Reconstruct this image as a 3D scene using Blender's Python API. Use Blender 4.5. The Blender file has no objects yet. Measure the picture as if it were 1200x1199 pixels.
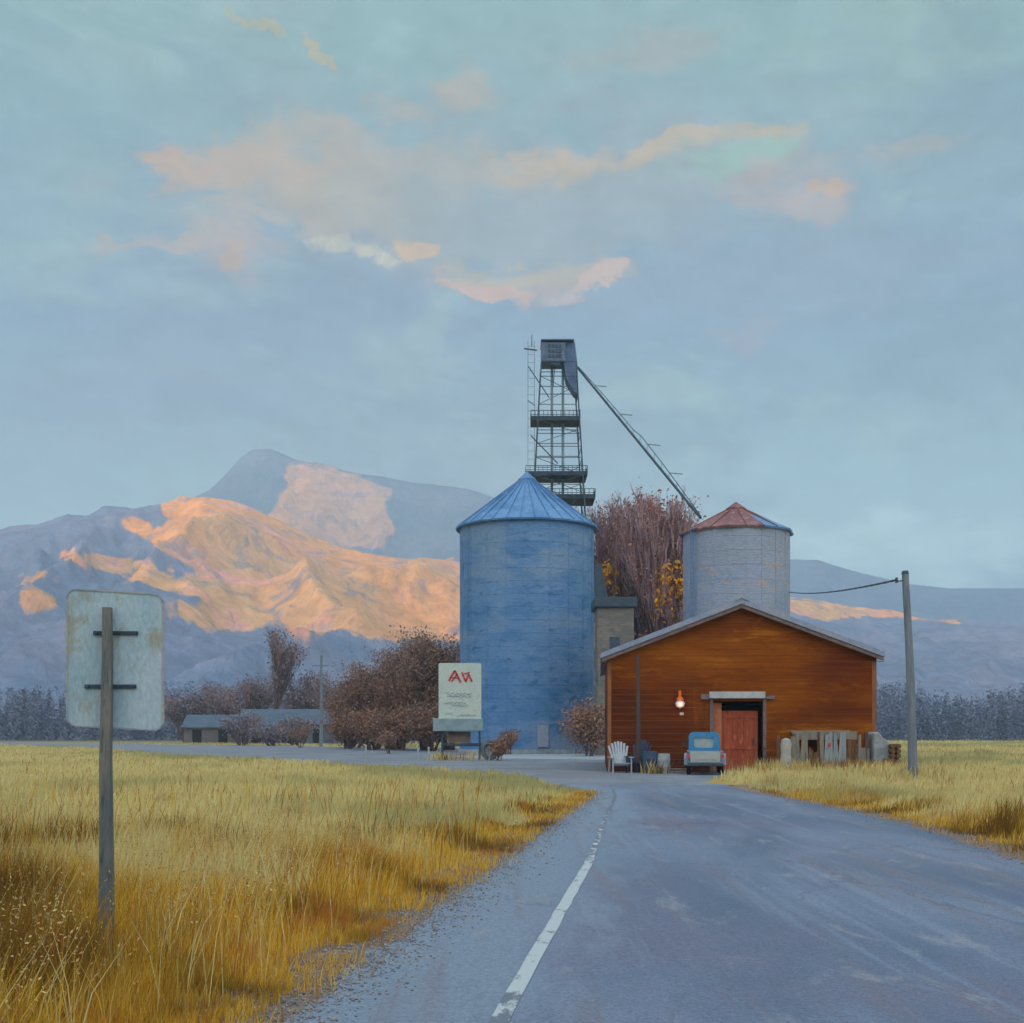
import bpy, bmesh, math, random
import numpy as np
from mathutils import Vector, noise as mn
R = math.radians
rng = np.random.default_rng(7)
random.seed(7)
sc = bpy.context.scene
COL = sc.collection

# ------------------------------------------------------------------ camera
F = 1449.0            # focal length in photo pixels (photo 1200 wide)
EYE = 1.7
HOR = 860.0
def at(px, py, d):
    "point at real forward distance d (metres)"
    return Vector(((px - 600) * d / F, d, EYE + (HOR - py) * d / F))
def gx(px, d): return (px - 600) * d / F
cam_d = bpy.data.cameras.new('camera'); cam = bpy.data.objects.new('camera', cam_d); COL.objects.link(cam)
cam.location = (0, 0, EYE); cam.rotation_euler = (R(90), 0, 0)
cam_d.sensor_width = 36; cam_d.lens = 36 * F / 1200; cam_d.shift_y = (HOR - 599.5) / 1200
cam_d.clip_end = 20000; cam_d.clip_start = 0.1
sc.camera = cam

# ------------------------------------------------------------------ colours
def lin(c): 
    c = c / 255.0
    return c / 12.92 if c <= 0.04045 else ((c + 0.055) / 1.055) ** 2.4
def D(r, g, b, k=1.0): return (lin(r) * k, lin(g) * k, lin(b) * k, 1)

# ------------------------------------------------------------------ node helper
class NT:
    def __init__(s, tree): s.t = tree; s.n = tree.nodes; s.l = tree.links
    def new(s, typ, **kw):
        n = s.n.new(typ)
        for k, v in kw.items(): setattr(n, k, v)
        return n
    def put(s, sock, v):
        if hasattr(v, 'is_output'): s.l.new(v, sock)
        elif v is not None: sock.default_value = v
    def m(s, op, a, b=None, c=None, clamp=False):
        n = s.new('ShaderNodeMath', operation=op, use_clamp=clamp)
        s.put(n.inputs[0], a)
        if b is not None: s.put(n.inputs[1], b)
        if c is not None: s.put(n.inputs[2], c)
        return n.outputs[0]
    def mix(s, f, a, b, blend='MIX'):
        n = s.new('ShaderNodeMix', data_type='RGBA', blend_type=blend, clamp_factor=True)
        s.put(n.inputs[0], f); s.put(n.inputs[6], a); s.put(n.inputs[7], b)
        return n.outputs[2]
    def rng(s, v, a, b, c=0.0, d=1.0, smooth=True):
        n = s.new('ShaderNodeMapRange', interpolation_type='SMOOTHSTEP' if smooth else 'LINEAR')
        s.put(n.inputs[0], v); n.inputs[1].default_value = a; n.inputs[2].default_value = b
        n.inputs[3].default_value = c; n.inputs[4].default_value = d
        return n.outputs[0]
    def noise(s, vec, scale, detail=4, rough=.55, dist=0.0, stretch=None):
        if stretch:
            mp = s.new('ShaderNodeMapping'); s.l.new(vec, mp.inputs[0]); mp.inputs[3].default_value = stretch; vec = mp.outputs[0]
        n = s.new('ShaderNodeTexNoise'); s.l.new(vec, n.inputs['Vector'])
        n.inputs['Scale'].default_value = scale; n.inputs['Detail'].default_value = detail
        n.inputs['Roughness'].default_value = rough; n.inputs['Distortion'].default_value = dist
        return n

# ------------------------------------------------------------------ sun and sky
SUN_EL = R(10.0)
sun_to = Vector((-0.66, -0.75, 0)).normalized() * math.cos(SUN_EL) + Vector((0, 0, math.sin(SUN_EL)))
sd = bpy.data.lights.new('sun', 'SUN'); sd.energy = 4.6; sd.angle = R(0.5); sd.color = (1.0, 0.62, 0.34)
so = bpy.data.objects.new('sun', sd); COL.objects.link(so)
so.rotation_euler = sun_to.to_track_quat('Z', 'Y').to_euler()

SKYTINT = (.94, 1.02, .99, 1)
def build_world():
    w = bpy.data.worlds.new('World'); sc.world = w; w.use_nodes = True
    t = NT(w.node_tree); t.n.clear()
    tc = t.new('ShaderNodeTexCoord').outputs['Generated']
    sep = t.new('ShaderNodeSeparateXYZ'); t.l.new(tc, sep.inputs[0]); x, y, z = sep.outputs
    S = 0.1; K = 1 / S
    sky = t.new('ShaderNodeTexSky', sky_type='NISHITA'); sky.sun_disc = False
    sky.sun_elevation = SUN_EL; sky.sun_rotation = math.atan2(sun_to.x, sun_to.y); sky.air_density = 1.3; sky.dust_density = 2.0
    # warped azimuth / elevation of the view direction
    nz = t.noise(tc, 7.0, 9, .62)
    sc3 = t.new('ShaderNodeSeparateColor'); t.l.new(nz.outputs['Color'], sc3.inputs[0])
    nz2 = t.noise(tc, 34.0, 6, .6, stretch=(1, 1, 1.6))
    sc4 = t.new('ShaderNodeSeparateColor'); t.l.new(nz2.outputs['Color'], sc4.inputs[0])
    az0 = t.m('ARCTAN2', x, y); el0 = t.m('ARCSINE', z)
    az = t.m('ADD', t.m('MULTIPLY_ADD', sc3.outputs[0], .16, az0), t.m('MULTIPLY_ADD', sc4.outputs[0], .04, -.10))
    el = t.m('ADD', t.m('MULTIPLY_ADD', sc3.outputs[1], .075, el0), t.m('MULTIPLY_ADD', sc4.outputs[1], .022, -.0485))
    # vertical tone of the cloud deck
    ramp = t.new('ShaderNodeValToRGB'); t.l.new(t.m('DIVIDE', el, .6), ramp.inputs[0])
    def ev(py): return math.atan((HOR - py) / F)
    stops = [(860, (158, 192, 198)), (690, (184, 220, 220)), (625, (170, 208, 210)), (560, (152, 190, 196)), (480, (138, 174, 188)), (400, (132, 162, 188)),
             (320, (134, 162, 188)), (240, (140, 170, 186)), (150, (142, 176, 184)), (60, (146, 182, 182)), (0, (146, 182, 182)), (-140, (150, 172, 178))]
    els = ramp.color_ramp.elements
    while len(els) < len(stops): els.new(0.5)
    for e, (py, c) in zip(els, stops): e.position = max(0, min(1, ev(py) / .6)); e.color = D(*c)
    col = ramp.outputs[0]
    # broad soft mottling: greenish teal, grey blue, pale
    n1 = t.noise(tc, 3.2, 7, .6, .6, stretch=(1, 1, 2.4)); f1 = t.rng(n1.outputs[0], .49, .61)
    col = t.mix(t.m('MULTIPLY', f1, .6), col, D(118, 152, 168))
    n2 = t.noise(tc, 4.6, 8, .62, .8, stretch=(1.3, 1, 3.0)); f2 = t.rng(n2.outputs[0], .53, .66)
    col = t.mix(t.m('MULTIPLY', f2, .65), col, D(170, 196, 196))
    n4 = t.noise(tc, 2.1, 6, .6, .5, stretch=(1, 1, 2.0)); f4 = t.rng(n4.outputs['Color'], .50, .7)
    col = t.mix(t.m('MULTIPLY', f4, .45), col, D(160, 160, 182))
    rn = t.noise(tc, 15.0, 9, .66, .5, stretch=(1, 1, 2.0)); rag = t.m('MULTIPLY', t.m('SUBTRACT', rn.outputs[0], .52), 5.6)
    fr = t.noise(tc, 42.0, 6, .65, .3, stretch=(1, 1, 2.6)); fray = t.rng(fr.outputs[0], .30, .52, .66, 1.0)
    def blob(col, px, py, rx, ry, c, a=1.0, soft=.45, tilt=0.0):
        u = (px - 600) / F; A = math.atan(u); E = math.atan((HOR - py) / F * math.cos(A)); k = math.cos(A) ** 2 / F
        dx = t.m('SUBTRACT', az, A); dy = t.m('SUBTRACT', el, E)
        ct, st = math.cos(tilt), math.sin(tilt)
        p = t.m('MULTIPLY', t.m('ADD', t.m('MULTIPLY', dx, ct), t.m('MULTIPLY', dy, st)), 1 / (rx * k))
        q = t.m('MULTIPLY', t.m('SUBTRACT', t.m('MULTIPLY', dy, ct), t.m('MULTIPLY', dx, st)), 1 / (ry * k))
        r = t.m('ADD', t.m('MULTIPLY', p, p), t.m('MULTIPLY', q, q))
        f = t.m('MULTIPLY', t.rng(t.m('ADD', r, rag), 1.5, soft - .30, 0, a), fray)
        return t.mix(f, col, D(*c))
    P = (198, 178, 158)
    col = blob(col, 330, 60, 60, 60, (150, 176, 178), .5, .1)
    col = blob(col, 1060, 35, 130, 60, (160, 192, 176), .6, .1)
    col = blob(col, 1140, 28, 55, 24, (112, 148, 158), .7, .2)
    col = blob(col, 60, 250, 130, 90, (158, 188, 190), .5, .1)
    col = blob(col, 620, 180, 330, 70, (160, 172, 180), .7, .1)
    col = blob(col, 420, 260, 260, 60, (168, 170, 172), .7, .05)
    col = blob(col, 770, 215, 230, 70, (162, 170, 178), .6, .05)
    col = blob(col, 250, 120, 220, 50, (150, 176, 182), .5, .05)
    col = blob(col, 900, 330, 260, 50, (150, 162, 182), .6, .05)
    col = blob(col, 150, 335, 150, 24, (158, 182, 190), .6, .1)
    col = blob(col, 60, 560, 240, 16, (156, 184, 192), .6, .1, -.08)
    col = blob(col, 1080, 648, 330, 40, (208, 240, 236), .9, .1)
    col = blob(col, 1000, 560, 300, 26, (160, 198, 202), .6, .1)
    col = blob(col, 130, 470, 300, 22, (140, 160, 186), .5, .1, .04)
    col = blob(col, 640, 215, 300, 40, (186, 176, 168), .45, .0)
    col = blob(col, 980, 90, 230, 60, (154, 180, 184), .5, .0, .3)
    col = blob(col, 1050, 190, 160, 50, (134, 160, 174), .5, .0, .3)
    col = blob(col, 640, 60, 220, 40, (158, 182, 186), .5, .0, .2)
    col = blob(col, 355, 225, 135, 62, P, .95, .35)
    col = blob(col, 600, 205, 150, 24, (196, 180, 162), .85, .2, .05)
    col = blob(col, 470, 180, 120, 16, (190, 178, 166), .7, .1, -.05)
    col = blob(col, 560, 275, 200, 22, (172, 172, 174), .7, .1, .05)
    col = blob(col, 930, 190, 90, 24, (190, 176, 166), .7, .1)
    col = blob(col, 300, 205, 70, 26, (206, 178, 156), .8, .1)
    col = blob(col, 440, 250, 90, 24, (190, 178, 160), .8, .1)
    col = blob(col, 240, 195, 75, 22, (204, 176, 158), .9, .2)
    col = blob(col, 265, 285, 60, 38, (192, 172, 170), .75, .1)
    col = blob(col, 500, 215, 130, 34, (182, 174, 166), .8, .1)
    col = blob(col, 545, 112, 50, 24, (196, 178, 160), .85, .2)
    col = blob(col, 460, 140, 60, 16, (188, 174, 162), .8, .2)
    col = blob(col, 590, 250, 170, 45, (160, 172, 178), .75, .1)
    col = blob(col, 700, 235, 120, 45, (158, 172, 180), .75, .1)
    col = blob(col, 655, 188, 70, 18, (206, 178, 150), .9, .3, .12)
    col = blob(col, 780, 165, 110, 12, (208, 182, 150), .9, .3, .16)
    col = blob(col, 885, 150, 58, 13, (208, 180, 148), .9, .3, -.05)
    col = blob(col, 845, 184, 88, 19, (160, 192, 178), .95, .35, .08)
    col = blob(col, 915, 215, 80, 26, (192, 172, 168), .85, .2)
    col = blob(col, 940, 240, 30, 16, (196, 174, 168), .7, .2)
    col = blob(col, 630, 318, 115, 17, (202, 184, 158), .95, .4, .02)
    col = blob(col, 630, 338, 45, 18, (198, 176, 172), .9, .3)
    col = blob(col, 560, 328, 40, 10, (226, 180, 160), 1.0, .5, -.3)
    col = blob(col, 694, 322, 52, 11, (228, 190, 172), 1.0, .5, .25)
    col = blob(col, 640, 346, 26, 8, (212, 190, 190), .8, .2, .3)
    col = blob(col, 205, 190, 34, 12, (216, 174, 146), .9, .4)
    col = blob(col, 255, 300, 24, 16, (210, 174, 150), .9, .4)
    col = blob(col, 960, 215, 18, 12, (214, 174, 142), .9, .4)
    col = blob(col, 392, 300, 54, 12, (224, 208, 178), .95, .3)
    col = blob(col, 486, 285, 34, 10, (228, 184, 138), .95, .4)
    col = blob(col, 165, 278, 50, 8, (200, 176, 166), .8, .2, .2)
    col = blob(col, 352, 66, 26, 9, (206, 182, 130), .8, .3, -.9)
    col = blob(col, 285, 18, 26, 5, (204, 182, 128), .7, .3, -.4)
    col = blob(col, 780, 48, 90, 16, (180, 176, 170), .6, .1, .1)
    col = blob(col, 885, 390, 40, 18, (176, 166, 178), .6, .1)
    col = blob(col, 1060, 168, 30, 12, (190, 176, 164), .6, .1)
    n3 = t.noise(tc, 26.0, 8, .65, .4, stretch=(1, 1, 2.2)); f3 = t.rng(n3.outputs[0], .3, .7, .88, 1.12, False)
    vm = t.new('ShaderNodeVectorMath', operation='SCALE'); t.l.new(col, vm.inputs[0]); t.l.new(f3, vm.inputs['Scale']); col = t.mix(1.0, vm.outputs[0], SKYTINT, 'MULTIPLY')
    # dusk glow: the half of the sky behind the viewer, where the sun goes down, is brighter and warmer
    back = t.rng(y, .25, -.7)
    zen = t.rng(z, .62, .95)
    n5 = t.noise(tc, 2.6, 6, .6); cl = t.rng(n5.outputs[0], .4, .65)
    glow = t.mix(cl, (1.75, 1.95, 2.1, 1), (2.3, 2.0, 1.6, 1))
    col = t.mix(zen, col, (.95, 1.15, 1.35, 1))
    col = t.mix(back, col, glow)
    vs = t.new('ShaderNodeVectorMath', operation='SCALE'); t.l.new(col, vs.inputs[0]); vs.inputs['Scale'].default_value = K; col = vs.outputs[0]
    col = t.mix(.94, sky.outputs[0], col)     # a little of the clear sky through the cloud
    bg = t.new('ShaderNodeBackground'); t.l.new(col, bg.inputs[0]); bg.inputs[1].default_value = S
    out = t.new('ShaderNodeOutputWorld'); t.l.new(bg.outputs[0], out.inputs[0])
build_world()
vs_ = sc.view_settings; vs_.view_transform = 'Standard'; vs_.look = 'None'; vs_.gamma = 1; vs_.exposure = 0.0; vs_.use_curve_mapping = False
sc.cycles.volume_bounces = 1
sc.cycles.max_bounces = 6
sc.cycles.use_denoising = True

# ------------------------------------------------------------------ materials
def mat(name, cols, scale=2.0, rough=.8, metal=0.0, bump=.2, bscale=None, stretch=None, detail=6, thr=(.38, .62), coord='Object', attr=None, spec=.3, wave=None, dirt=None):
    "procedural surface: cols = 2 or 3 colours of the thing itself, mixed by noise"
    m = bpy.data.materials.new(name); m.use_nodes = True; t = NT(m.node_tree); t.n.clear()
    tc = t.new('ShaderNodeTexCoord').outputs[coord]
    n = t.noise(tc, scale, detail, .6, .3, stretch)
    c = t.mix(t.rng(n.outputs[0], *thr), cols[0], cols[1])
    if len(cols) > 2:
        n2 = t.noise(tc, scale * 2.7, detail, .65, .5, stretch)
        c = t.mix(t.rng(n2.outputs[0], .52, .68), c, cols[2])
    if len(cols) > 3:
        n3 = t.noise(tc, scale * .45, 3, .5, .2, stretch)
        c = t.mix(t.rng(n3.outputs[0], .5, .62), c, cols[3])
    nf = t.noise(tc, scale * 12, 5, .7, 0, stretch)
    hs = t.new('ShaderNodeHueSaturation'); t.l.new(c, hs.inputs['Color']); t.l.new(t.rng(nf.outputs[0], .25, .75, .78, 1.22, False), hs.inputs['Value']); c = hs.outputs[0]
    if dirt:
        sp = t.new('ShaderNodeSeparateXYZ'); t.l.new(tc, sp.inputs[0]); dn = t.noise(tc, 1.1, 7, .65, .4, (2.5, 1, .5)); big = t.noise(tc, .16, 4, .6, .8)
        c = t.mix(t.m('MULTIPLY', t.rng(t.m('SUBTRACT', sp.outputs[2], t.m('MULTIPLY', dn.outputs[0], dirt[0] * 2)), .15, -.35), .75), c, dirt[1])
        wx = t.m('ADD', sp.outputs[0], t.m('MULTIPLY', t.m('SUBTRACT', dn.outputs[0], .5), 5.0)); wz = t.m('ADD', sp.outputs[2], t.m('MULTIPLY', t.m('SUBTRACT', big.outputs[0], .5), 6.0))
        c = t.mix(t.m('MULTIPLY', t.m('MULTIPLY', t.rng(wx, .2, -2.6), t.rng(wz, 4.4, 2.6)), .8), c, dirt[2])
    if attr:
        a = t.new('ShaderNodeAttribute', attribute_name=attr)
        h2 = t.new('ShaderNodeHueSaturation'); t.l.new(c, h2.inputs['Color']); t.l.new(t.rng(a.outputs['Fac'], 0, 1, .65, 1.35, False), h2.inputs['Value'])
        t.l.new(t.rng(a.outputs['Fac'], 0, 1, .485, .515, False), h2.inputs['Hue']); c = h2.outputs[0]
    p = t.new('ShaderNodeBsdfPrincipled'); t.l.new(c, p.inputs['Base Color']); p.inputs['Metallic'].default_value = metal
    t.l.new(t.rng(n.outputs[0], .3, .7, rough - .1, min(1, rough + .1), False), p.inputs['Roughness'])
    p.inputs['Specular IOR Level'].default_value = spec
    if bump:
        h = nf.outputs[0]
        if bscale: h = t.noise(tc, bscale, 5, .6, 0, stretch).outputs[0]
        if wave:
            wv = t.new('ShaderNodeTexWave', bands_direction=wave[0]); t.l.new(tc, wv.inputs[0]); wv.inputs['Scale'].default_value = wave[1]
            wv.inputs['Distortion'].default_value = wave[3] if len(wave) > 3 else 0
            h = t.m('MULTIPLY_ADD', wv.outputs['Fac'], wave[2], h)
        b = t.new('ShaderNodeBump'); b.inputs['Strength'].default_value = bump; b.inputs['Distance'].default_value = .05
        t.l.new(h, b.inputs['Height']); t.l.new(b.outputs[0], p.inputs['Normal'])
    o = t.new('ShaderNodeOutputMaterial'); t.l.new(p.outputs[0], o.inputs[0])
    return m
def emit_mat(name, c, s):
    m = bpy.data.materials.new(name); m.use_nodes = True; p = m.node_tree.nodes['Principled BSDF']
    p.inputs['Base Color'].default_value = c; p.inputs['Emission Color'].default_value = c; p.inputs['Emission Strength'].default_value = s
    return m

# ------------------------------------------------------------------ mesh helpers
class MB:
    def __init__(s): s.v = []; s.f = []; s.mi = []
    def add(s, vs, fs):
        o = len(s.v); s.v.extend([tuple(v) for v in vs]); s.f.extend([tuple(i + o for i in f) for f in fs]); return s
    def box(s, c, size, rz=0.0, ry=0.0, rx=0.0, taper=1.0):
        from mathutils import Euler
        e = Euler((rx, ry, rz)).to_matrix(); c = Vector(c); hx, hy, hz = [a / 2 for a in size]; vs = []
        for k in (-1, 1):
            tp = taper if k > 0 else 1.0
            for a, b in ((-1, -1), (1, -1), (1, 1), (-1, 1)): vs.append(c + e @ Vector((a * hx * tp, b * hy * tp, k * hz)))
        return s.add(vs, [(3, 2, 1, 0), (4, 5, 6, 7), (0, 1, 5, 4), (1, 2, 6, 5), (2, 3, 7, 6), (3, 0, 4, 7)])
    def b2(s, x0, x1, y0, y1, z0, z1): return s.box(((x0 + x1) / 2, (y0 + y1) / 2, (z0 + z1) / 2), (abs(x1 - x0), abs(y1 - y0), abs(z1 - z0)))
    def tube(s, p0, p1, r0, r1=None, n=8, cap=True):
        p0, p1 = Vector(p0), Vector(p1); r1 = r0 if r1 is None else r1
        d = (p1 - p0)
        if d.length < 1e-6: return s
        d.normalize(); a = d.orthogonal().normalized(); b = d.cross(a)
        vs = [p + (a * math.cos(2 * math.pi * i / n) + b * math.sin(2 * math.pi * i / n)) * r for p, r in ((p0, r0), (p1, r1)) for i in range(n)]
        fs = [(i, (i + 1) % n, n + (i + 1) % n, n + i) for i in range(n)]
        if cap: fs += [tuple(reversed(range(n))), tuple(range(n, 2 * n))]
        return s.add(vs, fs)
    def path(s, pts, rs, n=6):
        for i in range(len(pts) - 1): s.tube(pts[i], pts[i + 1], rs[i], rs[i + 1], n, True)
        return s
    def bar(s, p0, p1, w, h):
        "rectangular bar"
        p0, p1 = Vector(p0), Vector(p1); d = (p1 - p0).normalized(); up = Vector((0, 0, 1)) if abs(d.z) < .95 else Vector((0, 1, 0))
        a = d.cross(up).normalized() * w / 2; b = a.cross(d).normalized() * h / 2
        vs = [p + x for p in (p0, p1) for x in (-a - b, a - b, a + b, -a + b)]
        return s.add(vs, [(3, 2, 1, 0), (4, 5, 6, 7), (0, 1, 5, 4), (1, 2, 6, 5), (2, 3, 7, 6), (3, 0, 4, 7)])
    def lathe(s, prof, n=64, c=(0, 0, 0), cap=False):
        vs = []; 
        for r, z in prof:
            for i in range(n):
                a = 2 * math.pi * i / n; vs.append((c[0] + r * math.cos(a), c[1] + r * math.sin(a), c[2] + z))
        fs = []
        for k in range(len(prof) - 1):
            for i in range(n):
                j = (i + 1) % n; fs.append((k * n + i, k * n + j, (k + 1) * n + j, (k + 1) * n + i))
        if cap: fs += [tuple(reversed(range(n))), tuple((len(prof) - 1) * n + i for i in range(n))]
        return s.add(vs, fs)
    def prism(s, poly, axis, a0, a1):
        "poly of 2D points extruded along axis ('x','y','z') from a0 to a1"
        def mk(p, a): return {'x': (a, p[0], p[1]), 'y': (p[0], a, p[1]), 'z': (p[0], p[1], a)}[axis]
        n = len(poly); vs = [mk(p, a0) for p in poly] + [mk(p, a1) for p in poly]
        return s.add(vs, [tuple(range(n)), tuple(reversed(range(n, 2 * n)))] + [(i, n + i, n + (i + 1) % n, (i + 1) % n) for i in range(n)])
    def build(s, name, m, parent=None, world=False, smooth=False, bevel=0.0, loc=None):
        me = bpy.data.meshes.new(name)
        off = Vector(parent.location) if (world and parent) else Vector((0, 0, 0))
        if loc is not None: off = Vector(loc)
        me.from_pydata([tuple(Vector(v) - off) for v in s.v], [], s.f)
        me.materials.append(m)
        bm = bmesh.new(); bm.from_mesh(me); bmesh.ops.recalc_face_normals(bm, faces=bm.faces); bm.to_mesh(me); bm.free()
        if smooth:
            for p in me.polygons: p.use_smooth = True
        o = bpy.data.objects.new(name, me); COL.objects.link(o)
        if parent: o.parent = parent
        if loc is not None: o.location = loc
        if bevel:
            b = o.modifiers.new('bevel', 'BEVEL'); b.width = bevel; b.segments = 2; b.limit_method = 'ANGLE'
        if smooth:
            try: me.set_sharp_from_angle(angle=R(40))
            except Exception: pass
        return o
def parts(mb, name, m, parent=None, **kw):
    "one object for each loose piece of the builder"
    par = list(range(len(mb.v)))
    def find(i):
        while par[i] != i: par[i] = par[par[i]]; i = par[i]
        return i
    for f in mb.f:
        a = find(f[0])
        for i in f[1:]: par[find(i)] = a
    groups = {}
    for f in mb.f: groups.setdefault(find(f[0]), []).append(f)
    out = []
    for fs in groups.values():
        ids = sorted({i for f in fs for i in f}); mp = {i: k for k, i in enumerate(ids)}
        q = MB(); q.v = [mb.v[i] for i in ids]; q.f = [tuple(mp[i] for i in f) for f in fs]; out.append(q.build(name, m, parent, **kw))
    return out
def np_mesh(name, V, faces_q=None, faces_t=None, m=None, attrs=None, parent=None):
    me = bpy.data.meshes.new(name); V = np.asarray(V, dtype=np.float32)
    nq = 0 if faces_q is None else len(faces_q); nt = 0 if faces_t is None else len(faces_t)
    idx = []; 
    if nq: idx.append(np.asarray(faces_q).ravel())
    if nt: idx.append(np.asarray(faces_t).ravel())
    idx = np.concatenate(idx).astype(np.int32)
    me.vertices.add(len(V)); me.vertices.foreach_set('co', V.ravel())
    me.loops.add(len(idx)); me.loops.foreach_set('vertex_index', idx)
    me.polygons.add(nq + nt)
    ls = np.concatenate([np.arange(nq) * 4, nq * 4 + np.arange(nt) * 3]).astype(np.int32)
    me.polygons.foreach_set('loop_start', ls)
    me.update(calc_edges=True); me.validate()
    for k, a in (attrs or {}).items():
        at_ = me.attributes.new(k, 'FLOAT', 'POINT'); at_.data.foreach_set('value', np.asarray(a, dtype=np.float32))
    if m: me.materials.append(m)
    o = bpy.data.objects.new(name, me); COL.objects.link(o)
    if parent: o.parent = parent
    return o
def thing(name, label, cat, loc=(0, 0, 0), rz=0.0, group=None):
    o = bpy.data.objects.new(name, None); COL.objects.link(o); o.location = loc; o.rotation_euler = (0, 0, rz)
    return tag(o, label, cat, group)
def tag(o, label, cat, group=None):
    o['label'] = label; o['category'] = cat
    if group: o['group'] = group
    return o
def struct(o, kind='structure'): o['kind'] = kind; return o
def copy_tree(o, parent=None):
    c = o.copy(); COL.objects.link(c); c.parent = parent
    for ch in list(o.children): copy_tree(ch, c)
    return c

# ================================================================== LARGE STRUCTURE
# ---- mountains
def interp(px, pts): return np.interp(px, [p[0] for p in pts], [p[1] for p in pts])
def inpoly(x, y, poly):
    c = np.zeros(x.shape, bool); n = len(poly)
    for i in range(n):
        x0, y0 = poly[i]; x1, y1 = poly[(i + 1) % n]
        if y0 == y1: continue
        k = ((y0 > y) != (y1 > y)) & (x < (x1 - x0) * (y - y0) / (y1 - y0) + x0); c ^= k
    return c
def mountain(name, prof, D0, D1, D2, nx, ny, amp, seed, polys, m, gully=260.0):
    PX = np.linspace(-500, 1700, nx)
    T = np.linspace(0, 1, ny)
    Yc = np.where(T < .72, D0 + (D1 - D0) * T / .72, D1 + (D2 - D1) * (T - .72) / .28)
    H = (HOR - interp(PX, prof)) / F * D1 + EYE
    X = (PX[None, :] - 600) / F * Yc[:, None]; Y = np.repeat(Yc[:, None], nx, 1)
    s = np.where(T < .72, T / .72, 1 - ((T - .72) / .28)); s = np.clip(s, 0, 1)
    shape = (s ** 1.25) * .85 + .15 * s * s * (3 - 2 * s)
    Z = H[None, :] * shape[:, None]
    N = np.zeros_like(Z)
    for j in range(ny):
        for i in range(nx):
            v = Vector((X[j, i] / gully + seed, Y[j, i] / (gully * 2.4), seed * 1.7))
            w = mn.noise(Vector((X[j, i] / (gully * 2), Y[j, i] / (gully * 2), seed)))
            N[j, i] = mn.ridged_multi_fractal(v + Vector((w * .9, 0, 0)), 1.0, 2.1, 5, 1.0, 2.0) - 1.0
    env = np.clip(np.sin(np.pi * np.clip(s * .93, 0, 1)), 0, 1)[:, None]
    fine = N * (amp * env * (H[None, :] / 300))
    Z = Z + fine
    # keep the crest itself from being hidden or raised by the slope relief below it
    crest = int(.72 * (ny - 1))
    lim = (H[None, :] - EYE) / D1 * Yc[:, None] * .985 + EYE
    Z[:crest] = np.minimum(Z[:crest], lim[:crest])
    Z[0] = -3; Z[-1] = -3
    P = 600 + X / Y * F; Q = HOR - (Z - EYE) / Y * F
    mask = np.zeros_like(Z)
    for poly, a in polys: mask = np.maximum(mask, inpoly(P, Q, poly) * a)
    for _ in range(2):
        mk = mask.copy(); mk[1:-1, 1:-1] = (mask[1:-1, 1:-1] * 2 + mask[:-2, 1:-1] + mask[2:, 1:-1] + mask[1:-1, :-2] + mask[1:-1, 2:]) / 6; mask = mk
    V = np.stack([X, Y, Z], -1).reshape(-1, 3)
    q = (np.arange(ny - 1)[:, None] * nx + np.arange(nx - 1)[None, :]).ravel()
    fq = np.stack([q, q + 1, q + nx + 1, q + nx], -1)
    o = np_mesh(name, V, fq, None, m, {'lit_mask': mask.ravel()})
    for p in o.data.polygons: p.use_smooth = True
    return struct(o)
def mountain_mat(name, forest, shade_blue2, gold, lit_gold2, lit_pink, scale, ragged=3.4):  # sunlit patches and hazy blue shade painted into the slope colour
    m = bpy.data.materials.new(name); m.use_nodes = True; t = NT(m.node_tree); t.n.clear()
    tc = t.new('ShaderNodeTexCoord').outputs['Object']
    a = t.new('ShaderNodeAttribute', attribute_name='lit_mask').outputs['Fac']
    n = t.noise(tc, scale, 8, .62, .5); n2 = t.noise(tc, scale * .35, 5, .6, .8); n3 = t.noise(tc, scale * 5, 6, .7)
    g = t.mix(t.rng(n2.outputs[0], .42, .58), gold, lit_gold2); g = t.mix(t.rng(n.outputs[0], .5, .66), g, lit_pink)
    f = t.mix(t.rng(n.outputs[0], .4, .6), forest, shade_blue2)  # forest and shade_blue2 are the painted shade tones of the slope
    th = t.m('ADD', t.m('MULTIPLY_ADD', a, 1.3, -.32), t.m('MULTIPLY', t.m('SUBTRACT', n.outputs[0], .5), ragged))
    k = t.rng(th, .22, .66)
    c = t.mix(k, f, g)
    scr = t.noise(tc, scale * 3.1, 9, .7, .9, (1, .7, .7)); c = t.mix(t.m('MULTIPLY', t.rng(scr.outputs[0], .52, .62), .55), c, f)
    c = t.mix(t.m('MULTIPLY', t.rng(n3.outputs[0], .56, .66), .4), c, lit_gold2)  if False else c
    hs = t.new('ShaderNodeHueSaturation'); t.l.new(c, hs.inputs['Color']); t.l.new(t.rng(n3.outputs[0], .3, .7, .72, 1.28, False), hs.inputs['Value'])
    p = t.new('ShaderNodeBsdfPrincipled'); t.l.new(hs.outputs[0], p.inputs['Base Color']); p.inputs['Roughness'].default_value = .95; p.inputs['Specular IOR Level'].default_value = .1
    b = t.new('ShaderNodeBump'); b.inputs['Strength'].default_value = .9; b.inputs['Distance'].default_value = 16; nb_ = t.noise(tc, scale * 2.2, 9, .68, .7, (1, .6, .6)); t.l.new(nb_.outputs[0], b.inputs['Height']); t.l.new(b.outputs[0], p.inputs['Normal'])
    o = t.new('ShaderNodeOutputMaterial'); t.l.new(p.outputs[0], o.inputs[0]); return m
near_prof = [(-500, 655), (0, 622), (60, 611), (120, 599), (180, 587), (235, 581), (270, 588), (300, 598), (340, 612), (400, 636), (470, 647), (535, 655), (600, 664),
             (760, 686), (925, 699), (1000, 711), (1100, 726), (1200, 731), (1700, 745)]
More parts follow.
